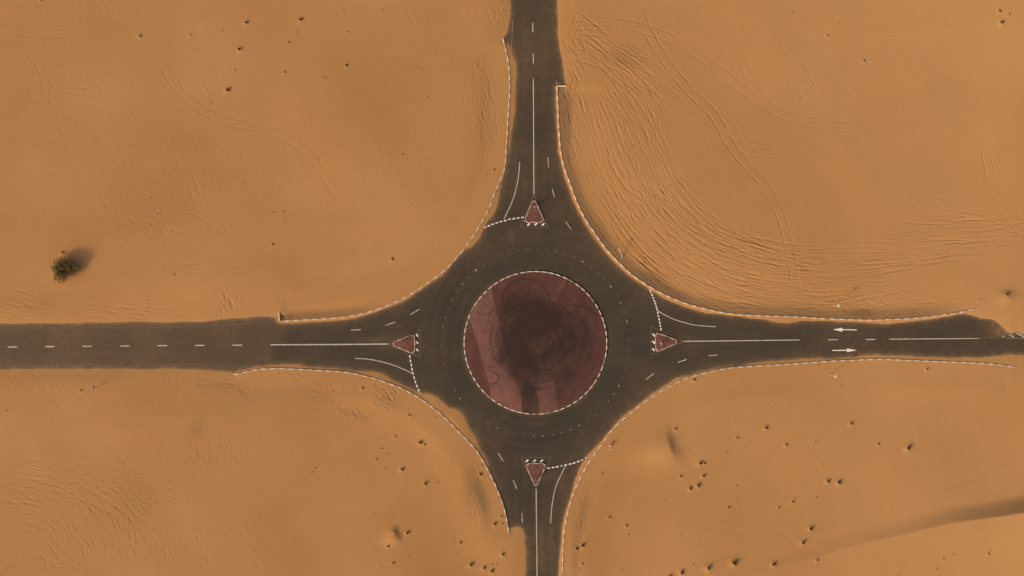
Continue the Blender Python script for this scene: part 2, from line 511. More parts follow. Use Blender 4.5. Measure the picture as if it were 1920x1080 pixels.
# single vehicle tracks that can be followed in the photograph
pair([(1190,-12),(1194,0),(1206,37),(1219,66),(1240,102),(1265,137),(1297,175),(1330,205),(1350,235),(1372,275),(1407,317),(1435,348),(1453,380),(1466,410),(1478,455),(1486,500),(1492,540),(1509,586)], 1.75, 0.050)
pair([(1055,42),(1100,38),(1150,42),(1200,52),(1255,72),(1310,103),(1360,142),(1400,172),(1440,200),(1485,220),(1540,232),(1577,237),(1630,233),(1670,224)], 1.9, 0.040)
pair([(1382,10),(1386,40),(1390,90),(1400,133),(1418,170),(1445,205)], 1.8, 0.022)
pair([(1640,62),(1705,69),(1790,69),(1830,75),(1852,88)], 1.7, 0.018)
pair([(1846,270),(1856,325),(1873,375),(1896,414),(1930,448)], 1.8, 0.040)
pair([(1838,300),(1842,350),(1848,410)], 1.7, 0.020)
pair([(1438,478),(1490,503),(1560,510),(1635,503),(1700,488)], 1.9, 0.030)
pair([(1700,360),(1740,372),(1800,393),(1860,415),(1930,436)], 1.8, 0.026)
pair([(1140,-10),(1146,30),(1155,70),(1180,112),(1220,155),(1265,192),(1310,230),(1360,262),(1420,285),(1500,283)], 1.8, 0.028)
pair([(1440,470),(1460,440),(1475,400)], 1.7, 0.015)
pair([(1445,20),(1475,90),(1520,150),(1580,215)], 1.8, 0.014, breaks=0.8)
pair([(1478,110),(1492,170),(1510,245),(1545,320)], 1.8, 0.014, breaks=0.8)
pair([(1340,225),(1380,255),(1440,280),(1520,282)], 1.8, 0.020, breaks=0.6)
pair([(1350,200),(1372,240),(1400,300)], 1.6, 0.018, breaks=0.6)
rut([(1060,95),(1110,92),(1165,100),(1230,112)], 0.03)
pair([(300,95),(307,122),(335,165),(370,197),(400,217),(440,230),(480,237),(520,250),(557,270),(590,300),(617,340),(634,378),(641,405)], 1.7, 0.034)
pair([(-10,50),(50,60),(100,64),(160,57)], 1.7, 0.032)
pair([(20,14),(48,20),(66,32)], 1.6, 0.020)
pair([(58,95),(80,130),(89,165),(87,200)], 1.7, 0.030)
pair([(748,5),(758,28),(778,57),(812,80),(850,88),(890,80)], 1.7, 0.022)
pair([(780,110),(800,128),(830,133)], 1.7, 0.010)
pair([(222,418),(245,409),(275,406),(305,425)], 1.9, 0.030, breaks=0.7)
pair([(320,405),(350,407),(378,418),(402,436)], 1.8, 0.028, breaks=0.7)
pair([(330,280),(352,320),(365,360),(380,400)], 1.7, 0.020, breaks=0.7)
pair([(120,165),(165,173)], 1.6, 0.03)
pair([(340,500),(400,506),(480,503)], 1.5, 0.020)
pair([(540,500),(580,494),(625,492)], 1.5, 0.020)
rut([(20,540),(55,551),(85,562)], 0.035)
pair([(140,573),(200,581),(250,587),(325,596)], 1.7, 0.030)
pair([(175,562),(225,567),(270,573)], 1.5, 0.028)
pair([(0,598),(60,596),(130,600)], 1.3, 0.025)
pair([(408,540),(425,565),(440,585)], 1.6, 0.028)
pair([(1192,953),(1237,965),(1300,977),(1360,982),(1440,1000),(1520,1035)], 1.9, 0.024)
pair([(685,1005),(705,1045),(725,1090)], 1.7, 0.024)
pair([(150,-5),(145,20),(148,40)], 1.7, 0.012)
for k in range(9):
    r = 70 + k * 13 + random.uniform(-4, 4)
    t0, t1 = random.uniform(-1.9, -1.5), random.uniform(-0.65, -0.05)
    cx, cy = 45 + random.uniform(-6, 6), 1055 + random.uniform(-6, 6)
    pair([(cx + r*math.cos(t)*1.05, cy + r*math.sin(t)) for t in np.linspace(t0, t1, 9)], 1.7, random.uniform(0.012, 0.026), breaks=0.7)
for k in range(7):
    o = random.uniform(-14, 14)
    pair([(-5, 895+o*1.8), (60, 893+o*1.8), (130, 908+o*1.5), (190, 935+o), (235, 965+o), (262, 1003+o)], 1.7, random.uniform(0.012, 0.024), breaks=0.8)
pair([(400,985),(440,1000),(480,1040),(500,1085)], 1.8, 0.02)
pair([(170,835),(220,860),(262,880)], 1.6, 0.026)
rut([(600,1085),(560,1060),(520,1050)], 0.01)

# the field of tyre scars that sweeps round behind the north-east kerb
FLOW = np.array([(1062,60,.25,1),(1070,130,.45,.9),(1110,90,.85,.45),(1160,95,.95,.45),(1210,130,.75,.65),(1100,170,.5,.9),(1150,190,.5,.9),(1075,230,.2,1),(1110,250,.35,1),(1190,250,.42,.95),(1075,300,.25,1),(1130,310,.38,.95),(1210,300,.42,.9),(1100,385,.5,.88),(1180,380,.52,.85),(1260,400,.66,.74),(1140,440,.62,.8),(1190,450,.66,.75),(1260,460,.78,.62),(1220,510,.8,.6),(1330,480,.9,.42),(1300,540,.88,.45),(1400,500,.96,.27),(1400,560,.99,.14),(1500,530,1,.05),(1500,575,1,.06),(1600,490,1,-.02),(1700,430,1,.1),(1800,420,1,.1),(1620,560,.96,-.25),(1700,570,.97,-.18),(1750,480,.97,-.22),(1880,430,.97,-.2)], float)
FP = np.array([W(x, y) for x, y in FLOW[:, :2]]); FD = FLOW[:, 2:] * (1, -1); FD /= np.hypot(*FD.T)[:, None]
def flow_dir(P):
    d2 = ((P[:, None, :] - FP[None]) ** 2).sum(2)
    w = np.exp(-d2 / (2 * (34 * S) ** 2)) + 1e-6 / (d2 + 1)
    v = (w[:, :, None] * FD[None]).sum(1)
    return v / np.hypot(*v.T)[:, None]
def in_poly(P, poly):
    a = poly; b = np.roll(poly, -1, axis=0)
    c = np.zeros(len(P), int)
    for p, q in zip(a, b):
        m = (p[1] > P[:, 1]) != (q[1] > P[:, 1])
        x = p[0] + (P[:, 1] - p[1]) / (q[1] - p[1] + 1e-12) * (q[0] - p[0])
        c += m & (P[:, 0] < x)
    return c % 2 == 1
SCAR = WP([(1054,170),(1054,60),(1100,30),(1150,55),(1215,100),(1222,200),(1252,280),(1292,370),(1390,432),(1550,478),(1670,412),(1760,392),(1915,395),(1915,440),(1830,470),(1700,505),(1640,540),(1720,588),(1640,594),(1500,590),(1400,586),(1300,568),(1222,532),(1140,458),(1092,382),(1070,330),(1060,270)])
def seeds_in(poly, n):
    lo, hi = poly.min(0), poly.max(0)
    out = np.zeros((0, 2))
    while len(out) < n:
        q = lo + RNG.random((n * 3, 2)) * (hi - lo)
        out = np.r_[out, q[in_poly(q, poly)]]
    return out[:n]
def streams(seeds, lens, jitter):
    n = len(seeds); nmax = int(max(lens) / 0.15)
    P = seeds.copy(); path = [P.copy()]
    ang = RNG.normal(0, jitter, n); wob = RNG.normal(0, 0.012, n)
    for k in range(nmax):
        v = flow_dir(P)
        ang = ang + wob * 0.3 * RNG.normal(0, 1, n)
        c, s = np.cos(ang), np.sin(ang)
        P = P + 0.15 * np.c_[v[:, 0]*c - v[:, 1]*s, v[:, 0]*s + v[:, 1]*c]
        path.append(P.copy())
    path = np.array(path)
    return [path[:int(l/0.15), i] for i, l in enumerate(lens)]
for q in streams(seeds_in(SCAR, 900), RNG.uniform(5, 18, 900), 0.05):
    stamp(q, RNG.uniform(0.012, 0.037), RNG.uniform(0.10, 0.15), envelope(len(q), 0.2, 0.75))
for q in streams(seeds_in(SCAR, 1900), RNG.uniform(0.8, 3.2, 1900), 0.11):
    stamp(q, RNG.uniform(0.015, 0.050), RNG.uniform(0.10, 0.17), envelope(len(q), 0.35, 0.5))
_patch = np.clip(0.90 + 0.45 * lattice_noise(XX, YY, 7.0, 610) + 0.25 * lattice_noise(XX, YY, 2.6, 611), 0.45, 1.45)
RUT = np.where((XX > 10) & (YY > -8), RUT * _patch, RUT).astype(np.float32)
# criss-cross passes where cars leave the north arm
for k in range(26):
    x0, y0 = 1052 + random.uniform(0, 18), random.uniform(-10, 130)
    dx, dy = random.choice([(60, random.uniform(-60, 20)), (90, random.uniform(30, 70)), (35, random.uniform(80, 130)), (25, random.uniform(-90, -60))])
    rut([(x0, y0), (x0+dx*0.5+random.uniform(-4, 4), y0+dy*0.42), (x0+dx, y0+dy)], random.uniform(0.02, 0.05), breaks=0.6, ends=0.3)

# churned patches elsewhere: (x, y, rx, ry, direction in the picture, spread, number, shortest, longest, depth)
def churn(px, py, rx, ry, dx, dy, spread, n, l0, l1, amp):
    a0 = math.atan2(-dy, dx)
    for k in range(n):
        x, y = random.gauss(px, rx*0.6), random.gauss(py, ry*0.6)
        a = a0 + random.gauss(0, spread); l = random.uniform(l0, l1) / S
        cu = random.uniform(-0.15, 0.15)
        p = [(x + t*l*math.cos(a + cu*t), y - t*l*math.sin(a + cu*t)) for t in np.linspace(-0.5, 0.5, 5)]
        P = resample(WP(p), 0.15)
        stamp(P, random.uniform(0.4, 1.0)*amp, random.uniform(0.14, 0.24), envelope(len(P), 0.35, 0.4))
churn(741, 1002, 9, 10, 0.4, 0.9, 0.5, 30, 0.4, 1.2, 0.03)
churn(905, 215, 26, 75, 0.12, 1, 0.18, 130, 1, 4, 0.026)
churn(930, 20, 22, 25, 0.5, 1, 0.4, 40, 1, 4, 0.022)
churn(845, 250, 60, 60, 0.1, 1, 0.5, 70, 0.6, 2, 0.014)
churn(840, 330, 60, 25, 1, 0.2, 0.5, 60, 0.6, 2, 0.014)
churn(45, 575, 50, 18, 1, 0.25, 0.15, 60, 1, 5, 0.026)
churn(230, 582, 110, 14, 1, 0.13, 0.1, 70, 1, 6, 0.022)
churn(430, 573, 16, 22, 0.5, 1, 0.2, 24, 1, 3, 0.035)
churn(220, 905, 110, 60, 0.9, 0.45, 0.3, 260, 0.8, 3.5, 0.022)
churn(255, 965, 45, 40, 0.6, 0.9, 0.3, 90, 0.8, 3, 0.028)
churn(300, 1030, 110, 45, 0.1, 1, 0.35, 190, 0.8, 3, 0.022)
churn(120, 1020, 60, 50, 0.6, 0.8, 0.4, 160, 0.8, 3, 0.024)
churn(60, 930, 60, 50, 1, 0.1, 0.2, 120, 1, 4, 0.018)
churn(370, 830, 40, 50, 0.4, 1, 0.4, 120, 0.6, 2, 0.028)
churn(420, 850, 40, 20, 0.5, 1, 0.3, 30, 1, 3, 0.025)
churn(100, 715, 90, 12, 0.6, 0.8, 0.5, 80, 0.6, 2, 0.022)
churn(100, 760, 80, 40, 0.7, 0.7, 0.5, 120, 0.6, 2, 0.018)
churn(320, 712, 35, 9, 0.2, 1, 0.2, 40, 0.6, 1.4, 0.030)
churn(410, 722, 60, 14, 1, 0.2, 0.5, 70, 0.6, 2.4, 0.025)
churn(540, 705, 40, 8, 1, 0.1, 0.4, 30, 0.6, 2, 0.026)
churn(610, 730, 40, 14, 0.8, 0.4, 0.6, 60, 0.5, 1.5, 0.030)
churn(665, 777, 42, 10, 0.8, 0.5, 0.5, 80, 0.5, 1.5, 0.036)
churn(728, 745, 26, 22, 0.6, 0.8, 0.3, 90, 0.5, 1.6, 0.040)
churn(900, 925, 18, 50, 0.25, 1, 0.25, 110, 0.6, 2.6, 0.030)
churn(1095, 950, 12, 55, -0.25, 1, 0.25, 100, 0.6, 2.2, 0.026)
churn(1070, 210, 6, 45, 0.15, 1, 0.4, 60, 0.5, 1.5, 0.035)
churn(385, 350, 70, 70, 0.4, 1, 0.35, 160, 0.5, 1.8, 0.020)
churn(290, 425, 60, 22, 0.8, 0.6, 0.4, 60, 0.5, 1.8, 0.028)
churn(390, 505, 60, 14, 1, 0.1, 0.3, 40, 0.8, 3, 0.018)
churn(120, 170, 90, 80, 0.7, 0.7, 0.7, 200, 0.5, 2, 0.018)
churn(200, 20, 50, 20, 0.4, 1, 0.5, 40, 0.6, 2, 0.020)
churn(390, 190, 20, 30, 0.6, 0.8, 0.3, 30, 0.8, 2.5, 0.026)
churn(560, 310, 90, 60, 0.6, 0.6, 0.6, 120, 0.5, 2, 0.012)
churn(730, 575, 60, 10, 1, -0.25, 0.4, 60, 0.5, 2, 0.020)
churn(830, 520, 40, 14, 1, -0.5, 0.4, 40, 0.5, 2, 0.018)
churn(1330, 705, 50, 6, 1, -0.2, 0.4, 30, 0.5, 2, 0.018)
churn(1620, 572, 40, 12, 0.8, 0.5, 0.5, 50, 0.8, 3, 0.035)
churn(1740, 560, 60, 12, 1, -0.2, 0.2, 40, 1, 4, 0.022)
churn(1860, 565, 30, 14, 0.6, 0.6, 0.6, 30, 0.5, 1.5, 0.02)
churn(1500, 150, 60, 40, 0.8, 0.6, 0.2, 40, 1, 4, 0.012)
churn(1760, 160, 70, 60, 0.6, 0.8, 0.4, 60, 0.6, 2.5, 0.010)

# faint old tracks and scuffs nearly everywhere
for (x0, y0, x1, y1, n, amp) in ((0,0,480,600,420,0.013),(480,230,950,560,260,0.009),(0,700,480,1080,420,0.013),(480,700,900,860,140,0.010),(1150,690,1900,1000,90,0.006),(1250,0,1900,400,150,0.007),(700,0,950,230,120,0.009)):
    for k in range(n):
        px, py = random.uniform(x0, x1), random.uniform(y0, y1)
        a0 = 0.5*math.sin(px*0.011 + 1) + 0.6*math.cos(py*0.009) - 0.5
        churn(px, py, 1, 1, math.cos(a0), -math.sin(a0), 0.45, 1, 0.6, 4.0, amp)
for k in range(34):
    x0, y0 = random.uniform(-20, 900), random.choice([random.uniform(-10, 560), random.uniform(720, 1080)])
    a0 = random.uniform(0, 6.28); cu = random.uniform(-1.1, 1.1); l = random.uniform(80, 260)
    pts = [(x0, y0)]
    for q in range(7):
        a0 += cu/7; pts.append((pts[-1][0] + l/7*math.cos(a0), pts[-1][1] + l/7*math.sin(a0)))
    pair(pts, 1.7, random.uniform(0.006, 0.014), breaks=0.9, ends=0.3)
sand_w = np.clip((SD - 0.1) / 0.6, 0, 1)
H += RUT * sand_w
# uneven small lumps everywhere, stronger where the sand is churned
act = np.clip(np.abs(RUT) * 30, 0, 1)
H += sand_w * (0.005 * lattice_noise(XX, YY, 0.9, 91) + 0.002 * lattice_noise(XX, YY, 0.42, 92) + act * 0.014 * lattice_noise(XX, YY, 0.55, 93))

# wind ripples
for (px, py, rx, ry, rot) in ((815,1020,55,24,-0.25),(750,955,22,30,0),(915,995,32,14,0),(1255,1010,45,32,0.3),(1330,1015,60,26,0.2),(1700,958,110,26,-0.22),(1790,940,40,16,-0.25),(1610,985,60,22,-0.25),(1570,1000,35,14,-0.2),(1470,985,40,22,0),(1910,1030,14,26,0),(95,458,22,7,0),(1440,1010,50,20,0.1)):
    add_blob(ripple, 1.0, px, py, rx, ry, rot=rot, p=3.0)
ripple = np.clip(ripple, 0, 1)

# grey gritty ground that shows through thin sand
for (px, py, rx, ry, rot, amt) in ((893,915,12,40,-0.25,0.75),(908,945,10,38,-0.2,0.6),(878,930,10,40,-0.15,0.4),(1092,965,9,48,0.2,0.6),(1078,1040,6,50,0.0,0.5),(1225,528,26,13,0.6,0.9),(1258,548,26,8,0.5,0.6),(1615,587,20,7,0,0.7),(1168,112,26,10,0.25,0.40),(1180,96,30,15,0.3,0.25),(1115,440,16,30,-0.6,0.4),(730,745,22,18,0.5,0.3),(665,777,34,8,0.3,0.3),(370,803,16,18,0.4,0.35),(600,745,30,12,0.2,0.2),(1068,210,6,45,0,0.6),(1885,552,20,10,0,0.35),(130,708,110,10,0,0.25),(410,722,50,12,0.1,0.3),(260,930,50,40,0.6,0.18),(70,575,60,16,0.2,0.18),(905,215,20,60,0,0.18)):
    add_blob(grit_shade, amt, px, py, rx, ry, rot=rot)
grit_shade = np.clip(grit_shade, 0, 1)
PXG, PYG = XX / S + 960, 540 - YY / S
pale = 0.55 * sstep(PXG, 1250, 1850) + 0.6 * np.exp(-(((PXG - 1650)/420)**2 + ((PYG - 20)/190)**2)) - 0.25 * np.exp(-(((PXG - 1480)/120)**2 + ((PYG - 330)/110)**2))
pale = np.clip(pale + 0.12 * lattice_noise(XX, YY, 25.0, 400), 0, 1)

# ------------------------------------------------------------------ dry tufts (x, y, radius in pixels, label) - mounds under them first
TUFTS = [
 (463,41,5.2,'dark dry tuft, top one of the left column in the upper left sand'),
 (451,91,5.2,'dark dry tuft midway between two others in the left column of the upper left sand'),
 (428,168,5.6,'dark dry tuft, lowest of the column of dark tufts in the upper left sand'),
 (265,68,4.2,'double dark dry tuft with a pale gap, farthest left of the upper left tufts'),
 (80,1,3.8,'dark dry tuft cut by the top edge near the upper left corner'),
 (565,36,5.2,'dark dry tuft, uppermost right of the dark ones in the upper left sand'),
 (542,79,3.6,'small brown tuft below the dark tuft left of the north road'),
 (534,135,3.2,'small brown tuft, lower one of the pair below the upper middle dark tuft'),
 (651,122,4.2,'small brown tuft on a pale hump alone between the tufts and the north road'),
 (358,65,3.6,'faint brown tuft on smooth sand between two dark upper left tufts'),
 (1878,42,6.0,'brown tuft on a pale hump, largest of three in the upper right corner'),
 (1874,21,4.2,'small brown tuft directly above the largest one in the upper right corner'),
 (1891,27,3.2,'small brown tuft, rightmost of three in the upper right corner'),
 (1552,67,3.6,'small brown tuft in the smooth sand of the upper right, left of the faint hollow'),
 (1620,114,4.2,'faint brown tuft in the middle of the smooth upper right sand'),
 (119,473,4.0,'brown tuft just above the green shrub'),
 (513,458,3.2,'small dark tuft alone on the smooth sand above the west road'),
 (737,485,4.2,'brown tuft on a pale hump left of the upper left kerb curve'),
 (927,318,3.0,'small dark tuft close to the kerb left of the north road'),
 (154,731,3.0,'small dark tuft left of the leaning sign below the west road'),
 (681,726,3.6,'brown tuft close below the kerb of the west road'),
 (769,778,3.6,'brown tuft in the lower left sand beside the kerb curve'),
 (789,829,5.4,'dark tuft with a small companion, uppermost of the dark tufts in the lower left sand'),
 (797,833,3.0,'small dark tuft at the lower right of a larger tuft near the lower left kerb'),
 (755,879,5.4,'dark tuft, leftmost of the three dark ones left of the south road curve'),
 (799,905,5.0,'dark tuft, lowest of the three dark ones left of the south road curve'),
 (706,861,3.6,'faint brown tuft left of the three dark tufts in the lower left sand'),
 (741,818,3.8,'faint brown tuft upper left of the companion pair near the lower left kerb'),
 (902,888,4.2,'dark tuft at the kerb above the grey gritty patch left of the south road'),
 (929,981,4.4,'dark tuft near the lower end of the kerb left of the south road'),
 (941,967,3.2,'small dark tuft touching the kerb near its lower end, left of the south road'),
 (943,981,2.8,'small brown tuft squeezed between a dark tuft and the kerb end, left of south road'),
 (765,998,4.8,'dark tuft just right of the steep sand hump at the bottom'),
 (729,1024,4.0,'dark tuft just below the steep sand hump at the bottom'),
 (738,1055,3.4,'small dark tuft well below the steep sand hump near the bottom edge'),
 (865,1017,4.2,'brown tuft at the right end of the rippled sand left of the south road'),
 (885,1058,6.4,'largest dark tuft left of the sand tongue on the south road'),
 (909,1064,5.2,'brown tuft right beside the largest dark tuft at the bottom, left of south road'),
 (925,1069,5.6,'brown tuft lowest and nearest the sand tongue, left of the south road'),
 (944,1037,5.4,'brown tuft on the bare sand just below the lower kerb end'),
 (1094,1021,5.8,'dark tuft, larger of the close pair right of the south road'),
 (1083,1027,4.6,'small dark tuft, lower left one of the close pair right of the south road'),
 (1093,1056,3.4,'small brown tuft below the close pair right of the south road'),
 (1144,969,3.8,'small brown tuft alone, right of the grey strip beside the south road'),
 (1176,985,4.2,'faint brown tuft lower right of a small tuft, right of the south road'),
 (1330,1063,8.0,'large dark tuft with a pale front edge, left one of two at the bottom edge'),
 (1378,1053,8.0,'large dark tuft, right one of two at the bottom edge'),
 (1280,1071,6.6,'ragged brown tuft at the bottom edge left of the two large dark tufts'),
 (1258,1079,6.0,'brown tuft cut by the bottom edge, left of the ragged one'),
 (1314,866,6.2,'dark tuft, uppermost of the cluster right of the steep sand crease'),
 (1322,868,3.2,'small brown tuft at the right of the uppermost cluster tuft, beside the sand crease'),
 (1320,890,5.0,'dark tuft in the middle of the cluster right of the sand crease'),
 (1311,908,6.2,'dark tuft, lower right one of the cluster beside the sand crease'),
 (1296,914,5.2,'brown tuft, lower left one of the cluster beside the sand crease'),
 (1277,892,3.8,'small dark tuft, leftmost of the cluster beside the sand crease'),
 (1268,803,4.2,'small brown tuft just above the top of the steep sand crease'),
 (1437,800,5.2,'brown tuft alone in the sand below the east road, between the crease and the arrows'),
 (1383,820,3.8,'small brown tuft above right of the cluster beside the sand crease'),
 (1302,711,3.8,'small dark tuft touching the kerb below the east road'),
 (1367,950,3.4,'small brown tuft above the double wheel track in the lower right sand'),
 (1597,793,5.0,'brown tuft alone below the lane arrows of the east road'),
 (1703,838,7.2,'large ragged dark tuft alone in the lower right sand'),
 (1648,832,3.4,'small brown tuft left of the large ragged one in the lower right sand'),
 (1474,833,4.4,'brown tuft between the lone tuft and the close pair in the lower right sand'),
 (1553,901,5.0,'dark tuft, left one of the close pair in the lower right sand'),
 (1574,903,6.0,'dark tuft, right and larger one of the close pair in the lower right sand'),
 (1487,940,3.8,'small dark tuft with a smaller one above it, in the lower right sand'),
 (1461,950,3.4,'small brown tuft lower left of the small dark double tuft in the lower right'),
 (1521,989,5.8,'dark tuft on a pale hump, upper one of two left of the long dune'),
 (1506,1015,6.2,'dark tuft, lower one of two left of the long dune'),
 (1452,1055,6.6,'brown tuft on a hump near the bottom edge at the foot of the long dune'),
 (1532,1048,3.8,'small brown tuft on the dune flank near the bottom edge'),
 (1848,1034,3.6,'small brown tuft near the lower right corner below the long dune'),
 (1765,1044,3.4,'faint brown tuft near the bottom edge below the long dune, left of another'),
 (1739,691,4.2,'faint brown tuft just below the kerb of the east road, near its end'),
 (1886,550,6.0,'brown tuft on a grey hump above the right end of the east road'),
]
TINY = [(384,31),(417,58),(440,132),(557,60),(644,19),(717,20),(652,60),(608,146),(790,130),(895,123),(801,182),(1484,26),(1572,44),(523,353),(661,475),(701,727),(816,783),(728,851),(716,841),(722,879),(845,870),(820,906),(903,873),(592,877),(585,885),(699,963),(766,1042),(850,1016),(923,1058),(931,1057),(1178,1002),(1247,940),(1300,1057),(1361,847),(1381,910),(1382,941),(1267,725),(1575,722),(1534,684),(1682,845),(1530,931),(1490,934),(1528,828),(1540,870),(1850,1027),(1783,1037),(1837,561),(13,770),(205,352),(195,390),(328,515),(513,398),(1272,846),(1291,846),(1408,829),(1752,1064),(1680,1078),(1165,1069),(1087,1070),(1122,972),(1129,887),(754,404),(531,397),(755,290),(731,311),(283,371)]
for (px, py, r, _) in TUFTS:
    add_blob(H, 0.020 * r, px - 0.4*r, py + 0.4*r, 0.9*r, 0.9*r)
for (px, py) in TINY:
    add_blob(H, 0.035, px, py, 2.2, 2.2)

# ------------------------------------------------------------------ build the ground mesh
def grid_mesh(name, xs, ys, Z, keep=None, attrs=None, mat=None, smooth=True):
    nx, ny = len(xs), len(ys)
    gx, gy = np.meshgrid(xs, ys)
    co = np.empty((ny*nx, 3), np.float32)
    co[:, 0] = gx.ravel(); co[:, 1] = gy.ravel(); co[:, 2] = np.broadcast_to(Z, (ny, nx)).ravel()
    j, i = np.meshgrid(np.arange(ny-1), np.arange(nx-1), indexing='ij')
    base = (j*nx + i).ravel()
    if keep is not None: base = base[keep.ravel()]
    quads = np.c_[base, base+1, base+nx+1, base+nx].astype(np.int32)
    used = None
    if keep is not None:
        used, inv = np.unique(quads.ravel(), return_inverse=True)
        co = co[used]; quads = inv.reshape(-1, 4).astype(np.int32)
    me = bpy.data.meshes.new(name)
    me.vertices.add(len(co)); me.vertices.foreach_set('co', co.ravel())
    nq = len(quads)
    me.loops.add(nq*4); me.loops.foreach_set('vertex_index', quads.ravel())
    me.polygons.add(nq)
    me.polygons.foreach_set('loop_start', np.arange(0, nq*4, 4, dtype=np.int32))
    me.polygons.foreach_set('loop_total', np.full(nq, 4, np.int32))
    if smooth: me.polygons.foreach_set('use_smooth', np.ones(nq, bool))
    for k, v in (attrs or {}).items():
        a = me.attributes.new(k, 'FLOAT', 'POINT')
        vv = np.ascontiguousarray(v, dtype=np.float32).ravel()
        if used is not None: vv = vv[used]
        a.data.foreach_set('value', vv)
    me.update(calc_edges=True)
    if mat: me.materials.append(mat)
    o = bpy.data.objects.new(name, me); C.objects.link(o)
    return o

ground = tag(grid_mesh('sand_ground', GX, GY, H, None, {'grit_shade': grit_shade, 'ripple': ripple, 'pale': pale}, M['sand']), kind='structure')

def ground_z(x, y):
    i = int(np.clip(np.searchsorted(GX, x) - 1, 0, NX-2)); j = int(np.clip(np.searchsorted(GY, y) - 1, 0, NY-2))
    u = (x - GX[i]) / (GX[i+1] - GX[i]); v = (y - GY[j]) / (GY[j+1] - GY[j])
    return float(H[j, i]*(1-u)*(1-v) + H[j, i+1]*u*(1-v) + H[j+1, i]*(1-u)*v + H[j+1, i+1]*u*v)

# ------------------------------------------------------------------ road sheet (runs a little way under the drifts)
xs, ys = GX[::2], GY[::2]
S2 = SD[::2, ::2]
keepv = S2 < 1.1
keep = keepv[:-1, :-1] | keepv[1:, :-1] | keepv[:-1, 1:] | keepv[1:, 1:]
XR, YR = np.meshgrid(xs, ys)
PXR, PYR = XR / S + 960, 540 - YR / S
edge = np.exp(np.minimum(S2, 0) / 0.30) * 0.80 + np.exp(np.minimum(S2, 0) / 2.0) * 0.12
dust = edge + 0.10 * sstep(900 - PXR, 300, 900) + 0.06
rad = np.hypot(PXR - 1004, PYR - 642.5)
dust -= 0.05 * (1 - sstep(rad, 150, 230))
dust += 0.16 * np.exp(-((rad - 137) / 3.5) ** 2)
for (px, py, rx, ry, amt) in ((705,637,38,6,0.22),(720,652,22,4,0.16),(958,442,7,14,0.20),(1010,440,60,12,0.05),(1300,646,45,14,0.08),(1055,905,10,26,0.14),(1032,895,14,8,0.12),(1015,1030,5,60,0.22),(1030,1000,8,70,0.12),(1002,330,6,60,0.07),(985,120,8,70,0.10),(820,700,30,20,0.05),(1860,615,16,16,0.25),(1880,622,14,9,0.5),(1020,60,30,80,0.06),(1790,640,90,22,0.05)):
    dust += amt * np.exp(-(((PXR - px)/rx)**2 + ((PYR - py)/ry)**2))
ring_w = (rad > 137) & (rad < 215)
wear = np.where(ring_w, np.cos((rad - 152) * 2*math.pi/20.0), 0)
arm_h = (np.abs(PYR - 645) < 50) & (rad >= 215); arm_v = (np.abs(PXR - 1002) < 50) & (rad >= 215)
wear = np.where(arm_h, np.cos((PYR - 645) * 2*math.pi/17.5), wear)
wear = np.where(arm_v, np.cos((PXR - 1002) * 2*math.pi/17.5), wear)
wn_ = lattice_noise(XR.astype(np.float32), YR.astype(np.float32), 9.0, 501)
dust += 0.035*wear*np.clip(0.2 + 1.4*wn_, 0, 1) + 0.08*np.clip(fbm(XR.astype(np.float32), YR.astype(np.float32), 9.0, 510, 5, 0.6), -0.1, 1)
old = (((PYR < 646) & (PXR < 537)) | ((PYR >= 646) & (PXR < 511))).astype(np.float32)
old *= 1.0
for _ in range(2): old[:, 1:-1] = (old[:, :-2] + old[:, 1:-1] + old[:, 2:]) / 3
old = old*0.8 + 0.2*sstep(700 - PXR, 0, 400)
old = np.maximum(old, 0.35 * (PYR < 146) * (PXR > 900) * (PXR < 1100))
road = tag(grid_mesh('road', xs, ys, 0.0, keep, {'dust': np.clip(dust, 0, 1), 'old': old}, M['asphalt'], False), kind='structure')

# ------------------------------------------------------------------ painted markings (sheets 4 mm above the asphalt)
ZM = 0.005
def ribbon(name, pts, width, mat, smooth_n=6, z=ZM, w_end=None, wpx=True):
    P = WP(pts) if wpx else np.asarray(pts, float)
    if len(P) > 2 and smooth_n: P = catmull(P, smooth_n)
    T = np.gradient(P, axis=0); T /= np.hypot(*T.T)[:, None]
    Nn = np.c_[-T[:, 1], T[:, 0]]
    wv = np.linspace(width, width if w_end is None else w_end, len(P))[:, None] / 2
    A, B = P + Nn*wv, P - Nn*wv
    v = [(x, y, z) for x, y in A] + [(x, y, z) for x, y in B]
    n = len(P)
    f = [(n+i, n+i+1, i+1, i) for i in range(n-1)]
    return mesh_obj(name, v, f, mat, road)
def patch(name, pts, mat, z=ZM, wpx=True):
    P = WP(pts) if wpx else np.asarray(pts, float)
    if sum(P[i][0]*P[(i+1) % len(P)][1] - P[(i+1) % len(P)][0]*P[i][1] for i in range(len(P))) < 0: P = P[::-1]
    return mesh_obj(name, [(x, y, z) for x, y in P], [tuple(range(len(P)))], mat, road)

